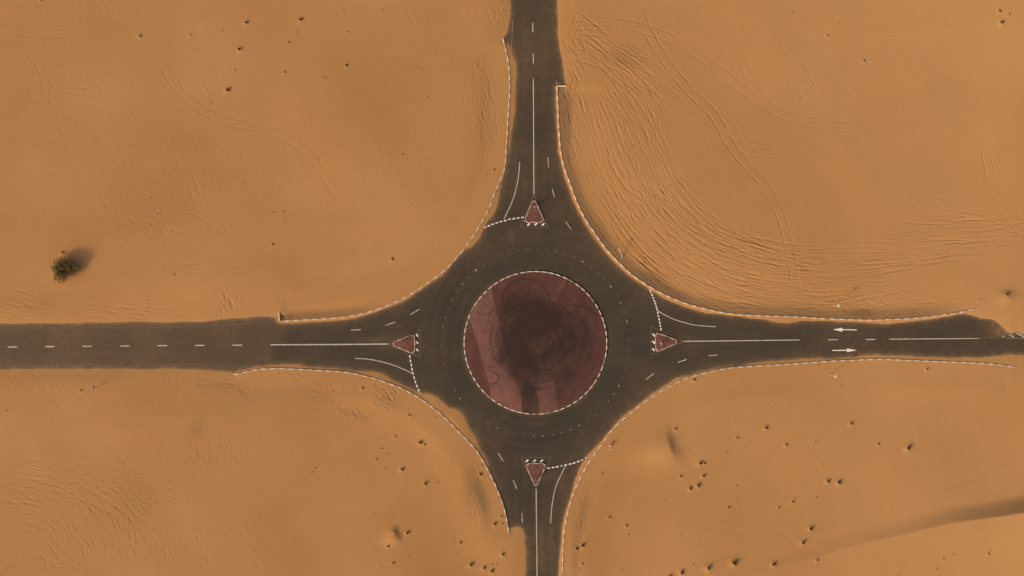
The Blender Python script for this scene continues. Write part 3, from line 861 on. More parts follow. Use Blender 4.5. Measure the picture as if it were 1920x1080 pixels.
GWM = paint_material('give_way_paint', (0.80, 0.70, 0.57), (0.5, 0.4, 0.3), 0.25)
WPM, FPM, DPM, YPM = M['white_paint'], M['faded_paint'], M['dusty_paint'], M['yellow_paint']
LW = 0.21
for a_, b_ in (((999,42.6),(999,60.5)),((1000,101),(1000,118.5))):
    ribbon('lane_dash', [a_, b_], LW, WPM)
for x0, x1, y in ((14.5,32.5,650.7),(85,102.5,650),(155,172.5,649.3),(225,243,648.8),(295.7,313.3,648.2),(365.7,383.3,647.8),(436,454,647.3)):
    ribbon('lane_dash', [(x0, y), (x1, y-0.2)], LW+0.03, WPM)
for x0, x1, y in ((1552.5,1571,637),(1623,1641,636.5)):
    ribbon('lane_dash', [(x0, y), (x1, y-0.1)], LW, WPM)
for p, q in (((1027,295),(1028.7,314)),((1035.7,354.5),(1039.5,370)),((1061,416),(1071,430)),
             ((658.5,619),(677,618)),((722.8,610),(741,604)),((769,590),(786,580)),
             ((1212,711),(1226,700.5)),((1271,679.6),(1287,674)),((1328.5,667),(1345,665.7)),
             ((933.7,849),(943.8,865)),((962.3,900.6),(969,917)),((978.7,962),(979.4,979.6))):
    ribbon('exit_dash', [p, q], 0.17, WPM)
ribbon('centre_line', [(1000,147.6),(1000.5,260),(1001,364.5)], LW, WPM)
ribbon('centre_line', [(507.5,646.5),(620,646),(728,645)], LW+0.05, WPM)
ribbon('centre_line', [(1281,640),(1390,638.8),(1499,637.4)], LW, WPM)
ribbon('centre_line', [(1667,636),(1760,635.2),(1835,634.6)], LW, WPM, w_end=0.17)
ribbon('centre_line', [(1005.3,917),(1006,990),(1007,1080),(1007.5,1200)], LW, WPM)
ribbon('lane_line', [(974.5,303),(973,322),(970.7,340),(965,363),(958.5,382),(945,411)], 0.18, WPM)
ribbon('lane_line', [(665.5,672),(686,673),(708.5,676.7),(732.6,683),(755,691.5),(772.5,699.5)], 0.18, WPM)
ribbon('lane_line', [(1234,583.3),(1247,590.7),(1263.7,598.7),(1284,605),(1306,610),(1342,612.6)], 0.17, WPM)
ribbon('lane_line', [(1061,872.5),(1051,892),(1041,916),(1035,947.6),(1032.4,981)], 0.18, WPM)
ribbon('edge_line', [(0,616),(100,615.2),(200,614.5),(300,614),(375,612),(425,609),(480,605.8),(515,604)], 0.15, DPM)
ribbon('edge_line', [(0,686),(100,684.5),(200,683.5),(300,683),(400,684.5),(475,688)], 0.15, DPM)
ribbon('edge_line', [(961,38),(961,50),(959.5,80),(957.6,118)], 0.13, FPM)
ribbon('edge_line', [(1043.8,151),(1044,158.5)], 0.14, FPM)
ribbon('edge_line', [(1835.5,634.6),(1860,631.2),(1885,626),(1906,621.6)], 0.13, YPM)
ribbon('edge_line', [(1888,633.9),(1920,634.6),(1990,636)], 0.14, FPM)
ribbon('edge_line', [(1906,621.2),(1920,628.5),(1935,636)], 0.13, YPM)
for q in ([(1878.5,631),(1884,631),(1884,632.2),(1878.5,632.2)], [(1891,628),(1894,627),(1903,632.3),(1899,632.7)], [(1904.5,624.6),(1907.5,623.5),(1922,631.5),(1919,632.7)]):
    patch('hatch_bar', q, WPM)

# give-way dashes
gw = {
 'n': [((735,500),(675,507),(615,517),(555,525),(495,545),(437,557),(380,575),(323,595),(268,618),(218,637)), 880, 340, 7.385],
 'w': [((693,587),(700,630),(708,672),(715,715),(725,757),(737,800),(750,843),(765,885),(783,927),(798,958)), 640, 560, 5.4],
 'e': [((315,121),(323,145),(338,178),(350,210),(362,240),(373,268),(382,300),(388,325),(396,358),(402,392),(410,425),(417,458),(422,490),(428,525)), 1160, 520, 5.4],
 's': [((617,240),(652,235),(685,229),(718,222),(750,215),(785,208),(815,200),(848,189),(878,177),(908,160)), 880, 820, 4.154]}
for key, (pts, ox, oy, sc) in gw.items():
    P = np.array([(ox + x/sc, oy + y/sc) for x, y in pts])
    T = np.gradient(P, axis=0); T /= np.hypot(*T.T)[:, None]
    for k, (p, t) in enumerate(zip(P, T)):
        hl = 2.55
        if key == 'e': hl = 2.1
        if key in 'nws' and k == len(P)-1: hl = 1.6
        if key == 's' and k in (3, 8): hl = 1.5
        ribbon('give_way_dash', [tuple(p - t*hl), tuple(p + t*hl)], 0.26, GWM)

# lane arrows
patch('lane_arrow', [(1561.8,618),(1579.2,614.4),(1579.2,617.2),(1606.5,617.7),(1606.5,619.5),(1579.2,619.0),(1579.2,621.8)], GWM)
patch('lane_arrow', [(1606.5,656.7),(1588.2,660.3),(1588.2,657.8),(1561,658),(1561,656.2),(1588.2,655.8),(1588.2,653.2)], GWM)

# dashed ring between the circulating lanes, partly worn away
ICX, ICY, IR = 1004.0, 642.5, 134.6
nring = 62
for k in range(nring):
    t = 2*math.pi*(k + 0.3)/nring
    rr = 175.8
    u = math.sin(t*2.3 + 1.0) + 0.6*math.sin(t*5 + 2)
    if random.random() < 0.10: continue
    half = random.uniform(1.6, 3.0) / rr
    mt = WPM if (random.random() < 0.08 + 0.2*(u > 0.2)) else (FPM if random.random() < 0.6 else DPM)
    pts = [(ICX + rr*math.cos(s_), ICY - rr*math.sin(s_)) for s_ in np.linspace(t-half, t+half, 4)]
    ribbon('ring_dash', pts, 0.12, mt, 0)

# tyre marks on the asphalt
TR = M['tyre_rubber']
ribbon('tyre_mark', [(1172,593),(1180,598),(1184,605),(1183.5,614),(1179,620),(1168,623)], 0.13, TR, w_end=0.06)
ribbon('tyre_mark', [(842,512),(839,518),(838,526)], 0.13, TR, w_end=0.07)
ribbon('tyre_mark', [(862,742),(870,738),(880,735)], 0.10, TR, w_end=0.05)
ribbon('tyre_mark', [(1655,631),(1664,633),(1670,633.8)], 0.10, TR, w_end=0.05)

# ------------------------------------------------------------------ kerb stones
def kerb_mesh(name, length, width, z0, z1, mat, ch=0.035):
    l, w = length/2, width/2
    bm = bmesh.new()
    ring = []
    for z, iw, il in ((z0, 0, 0), (z1-ch, 0, 0), (z1, ch, ch*0.5)):
        ring.append([bm.verts.new((sx*(l-il), sy*(w-iw), z)) for sx, sy in ((-1,-1),(1,-1),(1,1),(-1,1))])
    for a_, b_ in zip(ring, ring[1:]):
        for k in range(4):
            bm.faces.new((a_[k], a_[(k+1) % 4], b_[(k+1) % 4], b_[k]))
    bm.faces.new(ring[-1])
    me = bpy.data.meshes.new(name); bm.to_mesh(me); bm.free()
    me.materials.append(mat)
    return me
KL = 1.0
KM = [kerb_mesh('kerb_stone_white', 0.97, 0.22, -0.30, 0.200, M['kerb_white']), kerb_mesh('kerb_stone_tan', 0.97, 0.22, -0.30, 0.192, M['kerb_tan'])]

def lay_stones(parent, P, start=0, step=1.0, meshes=KM, origin=(0, 0, 0), closed=False, dz=0.012, scale=None):
    Q = np.r_[P, P[:1]] if closed else P
    d = np.r_[0, np.cumsum(np.hypot(*np.diff(Q, axis=0).T))]
    n = max(1, int(round(d[-1] / step)))
    if closed and n % 2: n += 1
    st = d[-1] / n
    for k in range(n):
        s0, s1 = k*st, (k+1)*st
        p0 = np.array([np.interp(s0, d, Q[:, 0]), np.interp(s0, d, Q[:, 1])])
        p1 = np.array([np.interp(s1, d, Q[:, 0]), np.interp(s1, d, Q[:, 1])])
        c = (p0 + p1)/2; v = p1 - p0
        inst('kerb_stone', meshes[(k + start) % 2], parent,
             (c[0]-origin[0], c[1]-origin[1], random.uniform(-dz, dz*0.4)), 0, (np.hypot(*v)/KL, 1, 1),
             (random.uniform(-.012, .012), random.uniform(-.008, .008), math.atan2(v[1], v[0]) + random.uniform(-.012, .012)))

for key, label, extra in (
    ('nw', 'white and tan kerb curving from the north road to the exposed end by the west road', [(524.5,601),(524,593),(523,585)]),
    ('sw', 'white and tan kerb half buried in sand, curving from the west road to the south road', None),
    ('se', 'white and tan kerb curving from the south road along the lower side of the east road', None),
    ('ne', 'white and tan kerb with tyre scars behind it, from the north road to the east road', [(1045,161.8),(1053,161.5),(1061,161)])):
    P = KERBS[key]
    o = P[len(P)//2]
    k = tag(empty('kerb', (o[0], o[1], 0)), label, 'kerb')
    lay_stones(k, P, 0, KL, KM, (o[0], o[1], 0))
    if extra: lay_stones(k, WP(extra), 0, KL, [KM[0], KM[0]], (o[0], o[1], 0))

# ------------------------------------------------------------------ central island
def island_disc():
    r = (IR - 2.0) * S
    n = int(2*r/0.1) + 1
    xs = np.linspace(-r, r, n)
    X, Y = np.meshgrid(xs, xs)
    cr = lambda x, y: ((840 + x/3.376 - ICX)*S, -(480 + y/3.376 - ICY)*S)     # from the enlarged view of the island
    pts = np.c_[X.ravel(), Y.ravel()]
    pink = np.zeros(n*n)
    def soft_poly(poly, amt, soft=0.25):
        P = np.array([cr(*p) for p in poly])
        ins = in_poly(pts, P)
        d = np.full(n*n, 9.0)
        for a_, b_ in zip(P, np.roll(P, -1, axis=0)):
            ab = b_ - a_
            t = np.clip(((pts - a_) @ ab)/(ab @ ab), 0, 1)
            d = np.minimum(d, np.hypot(*(pts - (a_ + t[:, None]*ab)).T))
        sd = np.where(ins, d, -d)
        return amt * np.clip(0.5 + sd/(2*soft), 0, 1)
    for poly, amt, soft in (
        ([(135,395),(160,330),(215,255),(272,205),(292,300),(330,440),(365,600),(395,720),(440,820),(462,860),(470,1010),(370,1000),(270,930),(268,830),(240,740),(212,650),(180,540),(160,465)], 1.0, 0.22),
        ([(548,815),(600,800),(672,795),(688,880),(700,1010),(580,1020),(572,930)], 0.9, 0.22),
        ([(650,255),(700,190),(735,155),(745,175),(700,250),(672,290)], 0.45, 0.3),
        ([(740,330),(800,265),(815,290),(770,360)], 0.45, 0.3),
        ([(790,480),(850,320),(880,330),(830,420),(800,560),(760,640),(760,560)], 0.30, 0.5),
        ([(420,760),(470,740),(560,760),(680,760),(670,800),(550,830),(460,850)], 0.35, 0.5)):
        pink = np.maximum(pink, soft_poly(poly, amt, soft))
    nz = fbm(X, Y, 3.0, 300, 4).ravel()
    rub = np.zeros(n*n)
    for x, y, rx, ry, a_ in ((540,300,190,110,0.42),(430,450,120,210,0.50),(600,380,220,110,0.42),(700,500,170,170,0.34),(450,620,120,170,0.42),(510,780,80,120,0.52),(520,890,50,110,0.50),(600,560,300,270,0.28),(760,680,200,200,0.24),(700,860,130,120,0.28),(860,450,90,200,0.22),(330,520,110,220,0.16),(185,660,26,160,0.35)):
        cx, cy = cr(x, y)
        rub += a_*np.exp(-(((pts[:, 0]-cx)/(rx*S/3.376))**2 + ((pts[:, 1]-cy)/(ry*S/3.376))**2))
    cxm, cym = cr(560, 540)
    rub *= 1.05
    rub -= 0.16*np.exp(-(((pts[:, 0]-cxm)/3.0)**2 + ((pts[:, 1]-cym)/3.6)**2))
    ang = np.arctan2(pts[:, 1]-cym, pts[:, 0]-cxm); rad_ = np.hypot(pts[:, 0]-cxm, pts[:, 1]-cym)
    strk = fbm((rad_*3.0).reshape(X.shape), (ang*2.2).reshape(X.shape), 1.0, 320, 4).ravel()
    rub = np.clip(rub*(1 + 0.30*nz + 0.30*strk), 0, 0.92)
    mark = np.zeros(n*n)
    def arc(cx, cy, rx, ry, t0, t1, amt, wd=0.075, rot=0.0):
        t = np.linspace(t0, t1, int(60 + abs(t1-t0)*60))
        wob = 1 + 0.02*np.sin(t*3 + cx)
        x = rx*np.cos(t)*wob; y = ry*np.sin(t)*wob
        q = np.array([cr(cx + a_*math.cos(rot) - b_*math.sin(rot), cy + a_*math.sin(rot) + b_*math.cos(rot)) for a_, b_ in zip(x, y)])
        lo, hi = q.min(0) - 0.4, q.max(0) + 0.4
        sel = np.where((pts[:, 0] > lo[0]) & (pts[:, 0] < hi[0]) & (pts[:, 1] > lo[1]) & (pts[:, 1] < hi[1]))[0]
        if not len(sel): return
        d = np.full(len(sel), 9.0); pp = pts[sel]
        for c0 in range(0, len(q), 40):
            d = np.minimum(d, np.sqrt(((pp[:, None] - q[None, c0:c0+40])**2).sum(2)).min(1))
        mark[sel] = np.maximum(mark[sel], amt*np.exp(-(d/(wd*1.25))**2))
    PI = math.pi
    arc(492, 290, 148, 148, PI*0.85, PI*2.05, 0.85, 0.085)
    arc(500, 292, 156, 146, PI*0.95, PI*1.6, 0.5)
    arc(655, 660, 55, 56, 0, 2*PI, 0.8); arc(660, 668, 58, 60, 0.3, 4.8, 0.5)
    arc(600, 570, 130, 150, PI*0.2, PI*1.05, 0.7, 0.10); arc(690, 560, 215, 200, -0.9, PI*0.75, 0.55, 0.10); arc(680, 540, 240, 210, -0.6, 1.7, 0.35)
    arc(640, 560, 165, 190, 0.3, 3.0, 0.6, 0.09)
    arc(800, 430, 150, 120, PI*1.35, PI*1.9, 0.7, 0.10)
    arc(320, 560, 52, 110, 0, 2*PI, 0.6, 0.07, -0.15); arc(305, 520, 40, 90, 0, 2*PI, 0.4, 0.07, -0.1); arc(330, 600, 60, 70, 0.2, 4, 0.35)
    arc(300, 400, 45, 60, 1.8, 4.6, 0.6); arc(225, 310, 62, 62, 0.0, 2.3, 0.55); arc(225, 330, 40, 40, 0.3, 2.6, 0.3)
    arc(285, 772, 34, 38, -PI*0.55, PI*0.62, 0.9, 0.10)
    arc(520, 915, 50, 80, 0, 2*PI, 0.6, 0.09); arc(525, 930, 36, 60, 0, 2*PI, 0.5); arc(500, 990, 12, 6, 0, 2*PI, 0.8)
    arc(840, 660, 90, 110, PI*0.05, PI*0.6, 0.7, 0.09); arc(870, 640, 40, 12, PI*0.8, PI*2, 0.5, 0.08)
    arc(856, 840, 30, 1, 0, PI, 0.9, 0.09, 0.7)
    arc(640, 730, 200, 60, 0.2, 2.6, 0.4, 0.10); arc(600, 790, 210, 50, 0.3, 2.5, 0.3, 0.10)
    arc(550, 480, 14, 24, -1.4, 1.4, 0.6)
    for k in range(120):
        t_s = random.uniform(0, 6.28)
        arc(random.gauss(520, 130), random.gauss(560, 170), random.uniform(40, 230), random.uniform(40, 230), t_s, t_s + random.uniform(1.0, 5.0), random.uniform(0.06, 0.30), random.uniform(0.06, 0.16), random.uniform(0, 3))
    rr = np.hypot(X, Y)
    Z = 0.155 + 0.14*(1 - (rr/r)**2)
    kv = rr <= r + 0.05
    kp = kv[:-1, :-1] & kv[1:, :-1] & kv[:-1, 1:] & kv[1:, 1:]
    return grid_mesh('paved_top', xs, xs, Z, kp, {'pink': pink, 'rubber': rub, 'mark': mark*(1 + 0.3*nz)}, M['red_paving'])

def paving_material():
    m, nt, b = new_mat('red_paving', 0.9, 0.15)
    p = geo_pos(nt)
    n1 = noise(nt, p, 0.5, 5, 0.65)
    basec = ramp(nt, n1, [(0.3, (0.094, 0.037, 0.026)), (0.7, (0.126, 0.049, 0.035))])
    pinkc = ramp(nt, n1, [(0.3, (0.176, 0.073, 0.054)), (0.7, (0.240, 0.103, 0.077))])
    n2 = noise(nt, p, 1.6, 5, 0.75)
    pf = math_n(nt, 'MULTIPLY', attr(nt, 'pink'), math_n(nt, 'ADD', n2, 0.45), True)
    col = mix(nt, pf, basec, pinkc)
    n5 = noise(nt, p, 0.35, 5, 0.7, 0.8)
    col = mix(nt, math_n(nt, 'MULTIPLY', ramp(nt, n5, [(0.5, (0, 0, 0)), (0.8, (1, 1, 1))]), 0.30), col, (0.21, 0.115, 0.068))
    n3 = noise(nt, p, 3.5, 5, 0.75)
    rf = math_n(nt, 'MULTIPLY', attr(nt, 'rubber'), math_n(nt, 'ADD', n3, 0.5), True)
    col = mix(nt, rf, col, (0.036, 0.021, 0.015))
    col = mix(nt, math_n(nt, 'MULTIPLY', attr(nt, 'mark'), 1.15, True), col, (0.028, 0.021, 0.017))
    n4 = noise(nt, p, 6.0, 4, 0.8)
    col = mix(nt, 0.5, col, ramp(nt, n4, [(0.25, (0.35, 0.35, 0.35)), (0.75, (0.65, 0.65, 0.65))]), 'OVERLAY')
    nt.links.new(col, b.inputs['Base Color'])
    bump(nt, b, n4, 0.3, 0.02)
    return m
M['red_paving'] = paving_material()
ix, iy = W(ICX, ICY)
isl = tag(empty('roundabout_island', (ix, iy, 0)), 'round red paved central island covered in looping tyre marks', 'traffic island')
disc = island_disc(); disc.parent = isl
KM2 = [KM[0], kerb_mesh('kerb_stone_dark', 0.97, 0.22, -0.30, 0.192, M['kerb_dark'])]
KM_TAN2 = [KM[0], kerb_mesh('kerb_stone_brown', 0.97, 0.22, -0.30, 0.192, plain_material('kerb_dusty', (0.34, 0.235, 0.165), 0.95, 0.1, 0.3, 3.0))]
KM_DUSTY = [kerb_mesh('kerb_stone_pale', 0.97, 0.20, -0.30, 0.175, paint_material('kerb_pale_dusty', (0.60, 0.46, 0.33), (0.34, 0.235, 0.15), 0.45)), kerb_mesh('kerb_stone_dusty', 0.97, 0.20, -0.30, 0.170, plain_material('kerb_dusty_tan', (0.31, 0.215, 0.145), 0.95, 0.1, 0.3, 3.0))]
# long white stones with short dark gaps, as the worn paint shows
n_st = 62
for k in range(n_st):
    for part_, f0, f1 in ((0, 0.0, 0.62), (1, 0.62, 1.0)):
        t0, t1 = 2*math.pi*(k+f0)/n_st, 2*math.pi*(k+f1)/n_st
        tm = (t0+t1)/2; rr = (IR - 1.0)*S
        mt = KM2[0] if part_ == 0 else (KM2[1] if random.random() < 0.45 else KM_TAN2[1])
        if part_ == 0 and random.random() < 0.18: mt = KM_TAN2[1]
        inst('kerb_stone', mt, isl, (rr*math.cos(tm), rr*math.sin(tm), random.uniform(-0.01, 0.006)), 0, (rr*(t1-t0)/1.0, 1, 1), (0, 0, tm + math.pi/2))

# ------------------------------------------------------------------ triangular splitter islands
def rounded(P, r, n=5):
    P = np.asarray(P, float); out = []
    m = len(P)
    for i in range(m):
        a_, b_, c_ = P[i-1], P[i], P[(i+1) % m]
        u = (a_-b_)/np.hypot(*(a_-b_)); v = (c_-b_)/np.hypot(*(c_-b_))
        for k in range(n+1):
            t = k/n
            out.append((1-t)**2*(b_+u*r) + 2*t*(1-t)*b_ + t*t*(b_+v*r))
    return np.array(out)
SPL = {
 'n': dict(tri=[(1001.3,371),(1021.5,417),(982,417)], out=[(1001.3,366),(1028.5,426.5),(975,426.5)], hat=[(991,421),(1004.6,420.6),(1018.4,420.8)], dirn=(0.72,-0.69),
           sign=(1002.5,388.5), ang=0.0, label='red triangular traffic island with pale kerb at the mouth of the north road'),
 'w': dict(tri=[(732,645),(778,625),(778,664.5)], out=[(727.5,645),(787.5,617.5),(788,670.5)], hat=[(781.7,628.5),(781.7,642),(781.7,655.6)], dirn=(0.62,0.78),
           sign=(754,640.8), ang=math.pi/2, label='red triangular traffic island with pale kerb at the mouth of the west road'),
 'e': dict(tri=[(1274.5,640),(1228.5,622),(1229.5,661)], out=[(1281.5,640),(1220,612),(1220,665.5)], hat=[(1225.4,628),(1225.4,641.7),(1225.4,655.6)], dirn=(0.65,0.76),
           sign=(1238.3,644.2), ang=math.pi/2, label='red triangular traffic island with pale kerb at the mouth of the east road'),
 's': dict(tri=[(1005,915),(984.5,868.5),(1025,868.5)], out=[(1005,917),(977,858.4),(1033.5,858.0)], hat=[(988,864.3),(1002,864.5),(1015.5,864.3)], dirn=(0.75,-0.66),
           sign=(1005,897.5), ang=0.0, label='red triangular traffic island with pale kerb at the mouth of the south road')}
def island_top_mat():
    return plain_material('island_paving', (0.150, 0.062, 0.045), 0.92, 0.1, 0.38, 1.1)
M['island_top'] = island_top_mat()
def bollard_sign(name, loc, ang, label, h=1.35, w=0.72, ph=0.9):
    t = tag(empty(name, loc, ang), label, 'road sign', 'signs on the triangular islands')
    bm = bmesh.new()
    bmesh.ops.create_cone(bm, cap_ends=True, segments=10, radius1=0.04, radius2=0.04, depth=h, matrix=Matrix.Translation((0, 0.045, h/2 - 0.05)))
    bm_obj('post', bm, M['galv'], t)
    bm = bmesh.new()
    pts = rounded([(-w/2, h-ph), (w/2, h-ph), (w/2, h), (-w/2, h)], 0.08, 4)
    f = [bm.verts.new((x, 0.0, z)) for x, z in pts]
    g = [bm.verts.new((x, -0.03, z)) for x, z in pts]
    bm.faces.new(f[::-1]); bm.faces.new(g)
    for i in range(len(f)):
        bm.faces.new((f[i], f[(i+1) % len(f)], g[(i+1) % len(f)], g[i]))
    bmesh.ops.recalc_face_normals(bm, faces=bm.faces)
    bm_obj('plate', bm, M['plate'], t)
    return t
for key, d in SPL.items():
    tri = WP(d['tri']); c = tri.mean(0)
    o = tag(empty('splitter_island', (c[0], c[1], 0)), d['label'], 'traffic island', 'triangular islands at the road mouths')
    P = rounded(tri - c, 0.85, 6)
    k = 1 - 0.12/np.maximum(0.5, np.hypot(*P.T))[:, None]
    Pi = P*k
    mesh_obj('paved_top', [(x, y, 0.135) for x, y in Pi] + [(0, 0, 0.15)], [(i, (i+1) % len(Pi), len(Pi)) if np.cross(Pi[0], Pi[1]) > 0 else ((i+1) % len(Pi), i, len(Pi)) for i in range(len(Pi))], M['island_top'], o)
    lay_stones(o, P, 0, 0.95, KM_DUSTY, (0, 0, 0), True)
    ol = WP(d['out'])
    for i in range(3):
        a_, b_ = ol[i], ol[(i+1) % 3]
        base_side = (i == 1)
        ribbon('island_outline', [a_, b_], 0.12 if base_side else 0.11, YPM if not base_side else M['dusty_paint'], 0, 0.0045 + 0.0012*i, wpx=False)
    dx, dy = d['dirn']
    for hx, hy in d['hat']:
        ribbon('hatch_bar', [(hx - dx*3.1, hy - dy*3.1), (hx + dx*3.3, hy + dy*3.3)], 0.33, GWM, 0, 0.009)
    sx, sy = W(*d['sign'])
    bollard_sign('island_sign', (sx, sy, 0.13), d['ang'],
        {'n': 'low pale sign plate on the north triangular island', 'w': 'low pale sign plate on the west triangular island',
         'e': 'low pale sign plate on the east triangular island', 's': 'low pale sign plate on the south triangular island'}[key],
        {'n': 1.40, 'w': 1.35, 'e': 0.95, 's': 1.15}[key], 0.72, {'n': 1.0, 'w': 0.95, 'e': 0.65, 's': 0.75}[key])

# ------------------------------------------------------------------ roadside signs
def road_sign(px, py, label, h=2.75, dia=0.8, tilt=(0, 0), shape='disc', face=math.pi/2):
    x, y = W(px, py); z = ground_z(x, y)
    t = tag(empty('road_sign', (x, y, z), 0), label, 'road sign')
    t.rotation_euler = (tilt[0], tilt[1], 0)
    bm = bmesh.new()
    bmesh.ops.create_cone(bm, cap_ends=True, segments=10, radius1=0.06, radius2=0.06, depth=h + 0.4, matrix=Matrix.Translation((0, 0, h/2 - 0.2)))
    bm_obj('post', bm, M['galv'], t)
    R = Matrix.Rotation(face, 4, 'Z')
    def plate(name, pts, y0, y1, mat):
        bm = bmesh.new()
        f = [bm.verts.new(R @ Vector((a_, y0, b_))) for a_, b_ in pts]
        g = [bm.verts.new(R @ Vector((a_, y1, b_))) for a_, b_ in pts]
        bm.faces.new(f); bm.faces.new(g[::-1])
        for i in range(len(f)):
            bm.faces.new((f[i], g[i], g[(i+1) % len(f)], f[(i+1) % len(f)]))
        bmesh.ops.recalc_face_normals(bm, faces=bm.faces)
        bm_obj(name, bm, mat, t)
    cz = h - dia/2
    if shape == 'disc':
        pts = [(dia/2*math.cos(a_), cz + dia/2*math.sin(a_)) for a_ in np.linspace(0, 2*math.pi, 25)[:-1]]
        plate('plate', pts, 0.05, 0.075, M['plate'])
    else:
        tri = rounded([(-dia/2, h), (dia/2, h), (0, h - dia*0.866)], 0.09, 4)
        plate('border', [tuple(q) for q in tri], 0.05, 0.07, M['plate_red'])
        c = tri.mean(0)
        plate('plate', [tuple(c + (q - c)*0.62) for q in tri], 0.07, 0.078, M['plate'])
    return t
road_sign(1562.5, 573, 'pale road sign on a post in the sand above the left-pointing lane arrow', 2.75, 0.80, (0.0, 0.04))
road_sign(1557, 703, 'pale road sign on a post in the sand below the right-pointing lane arrow', 2.7, 0.75)
road_sign(189, 723, 'dark-looking road sign on a post in the sand below the west road', 2.7, 0.75)
# give-way sign leaning far over beside the north-east kerb: its top hangs towards the upper left
road_sign(1167.5, 484, 'leaning give-way sign on a bent post behind the upper right kerb curve', 2.55, 0.62, (-math.atan2(1.95, 1.6), -0.62), 'tri', math.pi)
# give-way sign lying almost face up in the sand beside the south-east kerb
t = road_sign(1143.5, 843, 'fallen red-bordered give-way sign lying in the sand by the lower right kerb curve', 1.25, 0.95, (-1.12, -0.18), 'tri', math.pi)

x, y = W(1545.3, 601)
bm = bmesh.new()
bmesh.ops.create_cone(bm, cap_ends=True, segments=12, radius1=0.11, radius2=0.075, depth=0.5, matrix=Matrix.Translation((0, 0, 0.2)))
o = bm_obj('marker_post', bm, M['plate'])
o.location = (x, y, ground_z(x, y)); tag(o, 'tiny white marker stub standing in the drift above the left-pointing arrow', 'marker post')

def stone(px, py, r, label):
    bm = bmesh.new()
    bmesh.ops.create_icosphere(bm, subdivisions=2, radius=r)
    for v in bm.verts:
        v.co *= random.uniform(0.75, 1.15); v.co.z *= 0.6
    x, y = W(px, py)
    o = bm_obj('pale_stone', bm, M['stone']); o.location = (x, y, ground_z(x, y) + r*0.2)
    tag(o, label, 'stone')
stone(298.5, 393, 0.19, 'tiny pale stone on the open sand in the left half, above the west road')
stone(775, 276, 0.13, 'tiny pale stone on the sand in the upper middle, left of the north road')

# ------------------------------------------------------------------ dry tufts
def tuft_mesh(seed, n=110):
    r = random.Random(seed)
    v, f = [], []
    lob = [(r.uniform(-.45, .45), r.uniform(-.45, .45), r.uniform(.5, .8)) for _ in range(3)]
    for k in range(n):
        lx, ly, lr = r.choice(lob)
        a_ = r.uniform(0, 2*math.pi); rad = lr*math.sqrt(r.random())
        bx, by = lx*0.5 + 0.25*rad*math.cos(a_), ly*0.5 + 0.25*rad*math.sin(a_)
        tx, ty = lx + rad*math.cos(a_), ly + rad*math.sin(a_)
        tz = (0.95 - 0.45*rad) * r.uniform(0.55, 1.1)
        w = r.uniform(0.05, 0.11)
        px_, py_ = -math.sin(a_ + r.uniform(-1, 1))*w, math.cos(a_)*w
        i = len(v)
        mx, my, mz = (bx+tx)/2, (by+ty)/2, tz*0.62
        v += [(bx-px_, by-py_, -0.1), (bx+px_, by+py_, -0.1), (mx+px_, my+py_, mz), (mx-px_, my-py_, mz), (tx, ty, tz)]
        f += [(i, i+1, i+2, i+3), (i+3, i+2, i+4)]
    me = bpy.data.meshes.new('dry_tuft'); me.from_pydata(v, [], f); me.update()
    me.materials.append(M['twig'])
    return me
TM = [tuft_mesh(s) for s in range(6)]
for k, (px, py, r, label) in enumerate(TUFTS):
    o = bpy.data.objects.new('dry_tuft', TM[k % 6]); C.objects.link(o)
    faint = 'faint' in label
    x, y = W(px - 0.25*r, py + 0.2*r)
    sc = r * 0.080 * (0.75 if faint else 1.0)
    o.location = (x, y, ground_z(x, y) - 0.02)
    o.scale = (sc, sc, sc*random.uniform(0.62, 0.85)*(0.6 if faint or 'brown' in label else 1.0)); o.rotation_euler = (0, 0, random.uniform(0, 6.28))
    tag(o, label, 'dry tuft', 'dry tufts dotted over the sand')
ORD = 'first second third fourth fifth sixth seventh eighth ninth tenth eleventh twelfth thirteenth fourteenth fifteenth sixteenth seventeenth eighteenth nineteenth twentieth twenty-first twenty-second twenty-third twenty-fourth twenty-fifth twenty-sixth twenty-seventh twenty-eighth'.split()
TINY.sort()
seen = {}
for k, (px, py) in enumerate(TINY):
    quarter = ('upper' if py < 640 else 'lower') + (' left' if px < 1003 else ' right')
    seen[quarter] = seen.get(quarter, 0) + 1
    tiny_label = 'tiny dark tuft speck, %s from the left of the specks in the %s sand' % (ORD[seen[quarter] - 1], quarter)
    o = bpy.data.objects.new('tiny_tuft', TM[k % 6]); C.objects.link(o)
    x, y = W(px, py); sc = random.uniform(0.11, 0.19)
    o.location = (x, y, ground_z(x, y) - 0.01)
    o.scale = (sc, sc, sc*0.8); o.rotation_euler = (0, 0, random.uniform(0, 6.28))
    tag(o, tiny_label, 'dry tuft', 'tiny specks of dry tuft scattered over the sand')

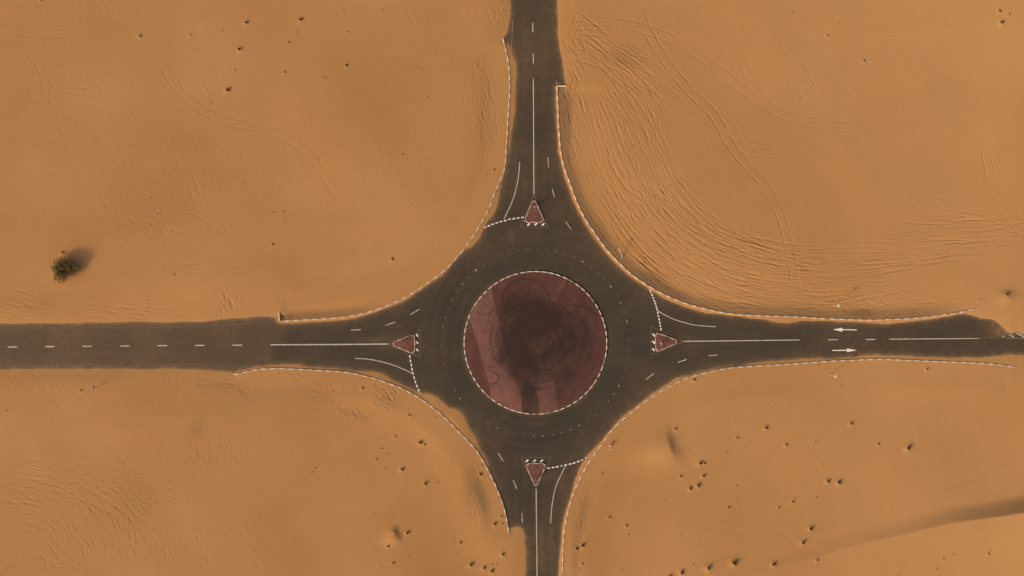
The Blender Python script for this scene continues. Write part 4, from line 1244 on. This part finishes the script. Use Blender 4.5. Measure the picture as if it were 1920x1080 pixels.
# ------------------------------------------------------------------ the green shrub
bx, by = W(126, 507)
bz = ground_z(bx, by)
shrub = tag(empty('desert_shrub', (bx, by, bz)), 'round green desert shrub, the only bush, casting a long shadow on the left sand', 'shrub')
r = random.Random(5)
v, f = [], []
def stem(v, f, p0, p1, r0, r1, n=6):
    p0, p1 = Vector(p0), Vector(p1)
    q = (p1-p0).to_track_quat('Z', 'Y')
    i = len(v)
    for p, rr in ((p0, r0), (p1, r1)):
        for k in range(n):
            v.append(tuple(p + q @ Vector((rr*math.cos(2*math.pi*k/n), rr*math.sin(2*math.pi*k/n), 0))))
    for k in range(n):
        f.append((i+k, i+(k+1) % n, i+n+(k+1) % n, i+n+k))
tips = []
for k in range(150):
    a_ = r.uniform(0, 6.283); rad = math.sqrt(r.random())
    mid = (0.9*rad*math.cos(a_), 0.9*rad*math.sin(a_), r.uniform(0.5, 0.9))
    R_ = 2.6 * rad * (1 + 0.16*math.sin(3*a_ + 1) + 0.10*math.sin(5*a_))
    end = (R_*math.cos(a_), R_*math.sin(a_), 0.30 + 1.65*math.sqrt(max(0, 1 - rad**2)) * r.uniform(0.8, 1.1))
    stem(v, f, (0.15*math.cos(a_), 0.15*math.sin(a_), -0.15), mid, 0.045, 0.03)
    stem(v, f, mid, end, 0.03, 0.012)
    tips.append((mid, end))
mesh_obj('stems', v, f, M['wood'], shrub)
lv, lf = [], []
for k in range(4300):
    mid, end = r.choice(tips)
    t_ = r.uniform(0.15, 1.08)
    c = Vector([mid[i]*(1-t_) + end[i]*t_ for i in range(3)]) + Vector((r.gauss(0, .24), r.gauss(0, .24), r.gauss(0, .15)))
    if c.z < 0.05: c.z = 0.05 + r.random()*0.2
    out = Vector((c.x, c.y, c.z*0.8)).normalized()
    d_ = (out + Vector((r.gauss(0, .5), r.gauss(0, .5), r.gauss(0.15, .4)))).normalized()
    s_ = d_.cross(Vector((r.gauss(0, 1), r.gauss(0, 1), r.gauss(0, 1)))).normalized()
    L_, w_ = r.uniform(0.18, 0.42), r.uniform(0.035, 0.075)
    i = len(lv)
    lv += [tuple(c), tuple(c + d_*L_*0.5 + s_*w_), tuple(c + d_*L_), tuple(c + d_*L_*0.5 - s_*w_)]
    lf.append((i, i+1, i+2, i+3))
fo = mesh_obj('foliage', lv, lf, M['leaf'], shrub)
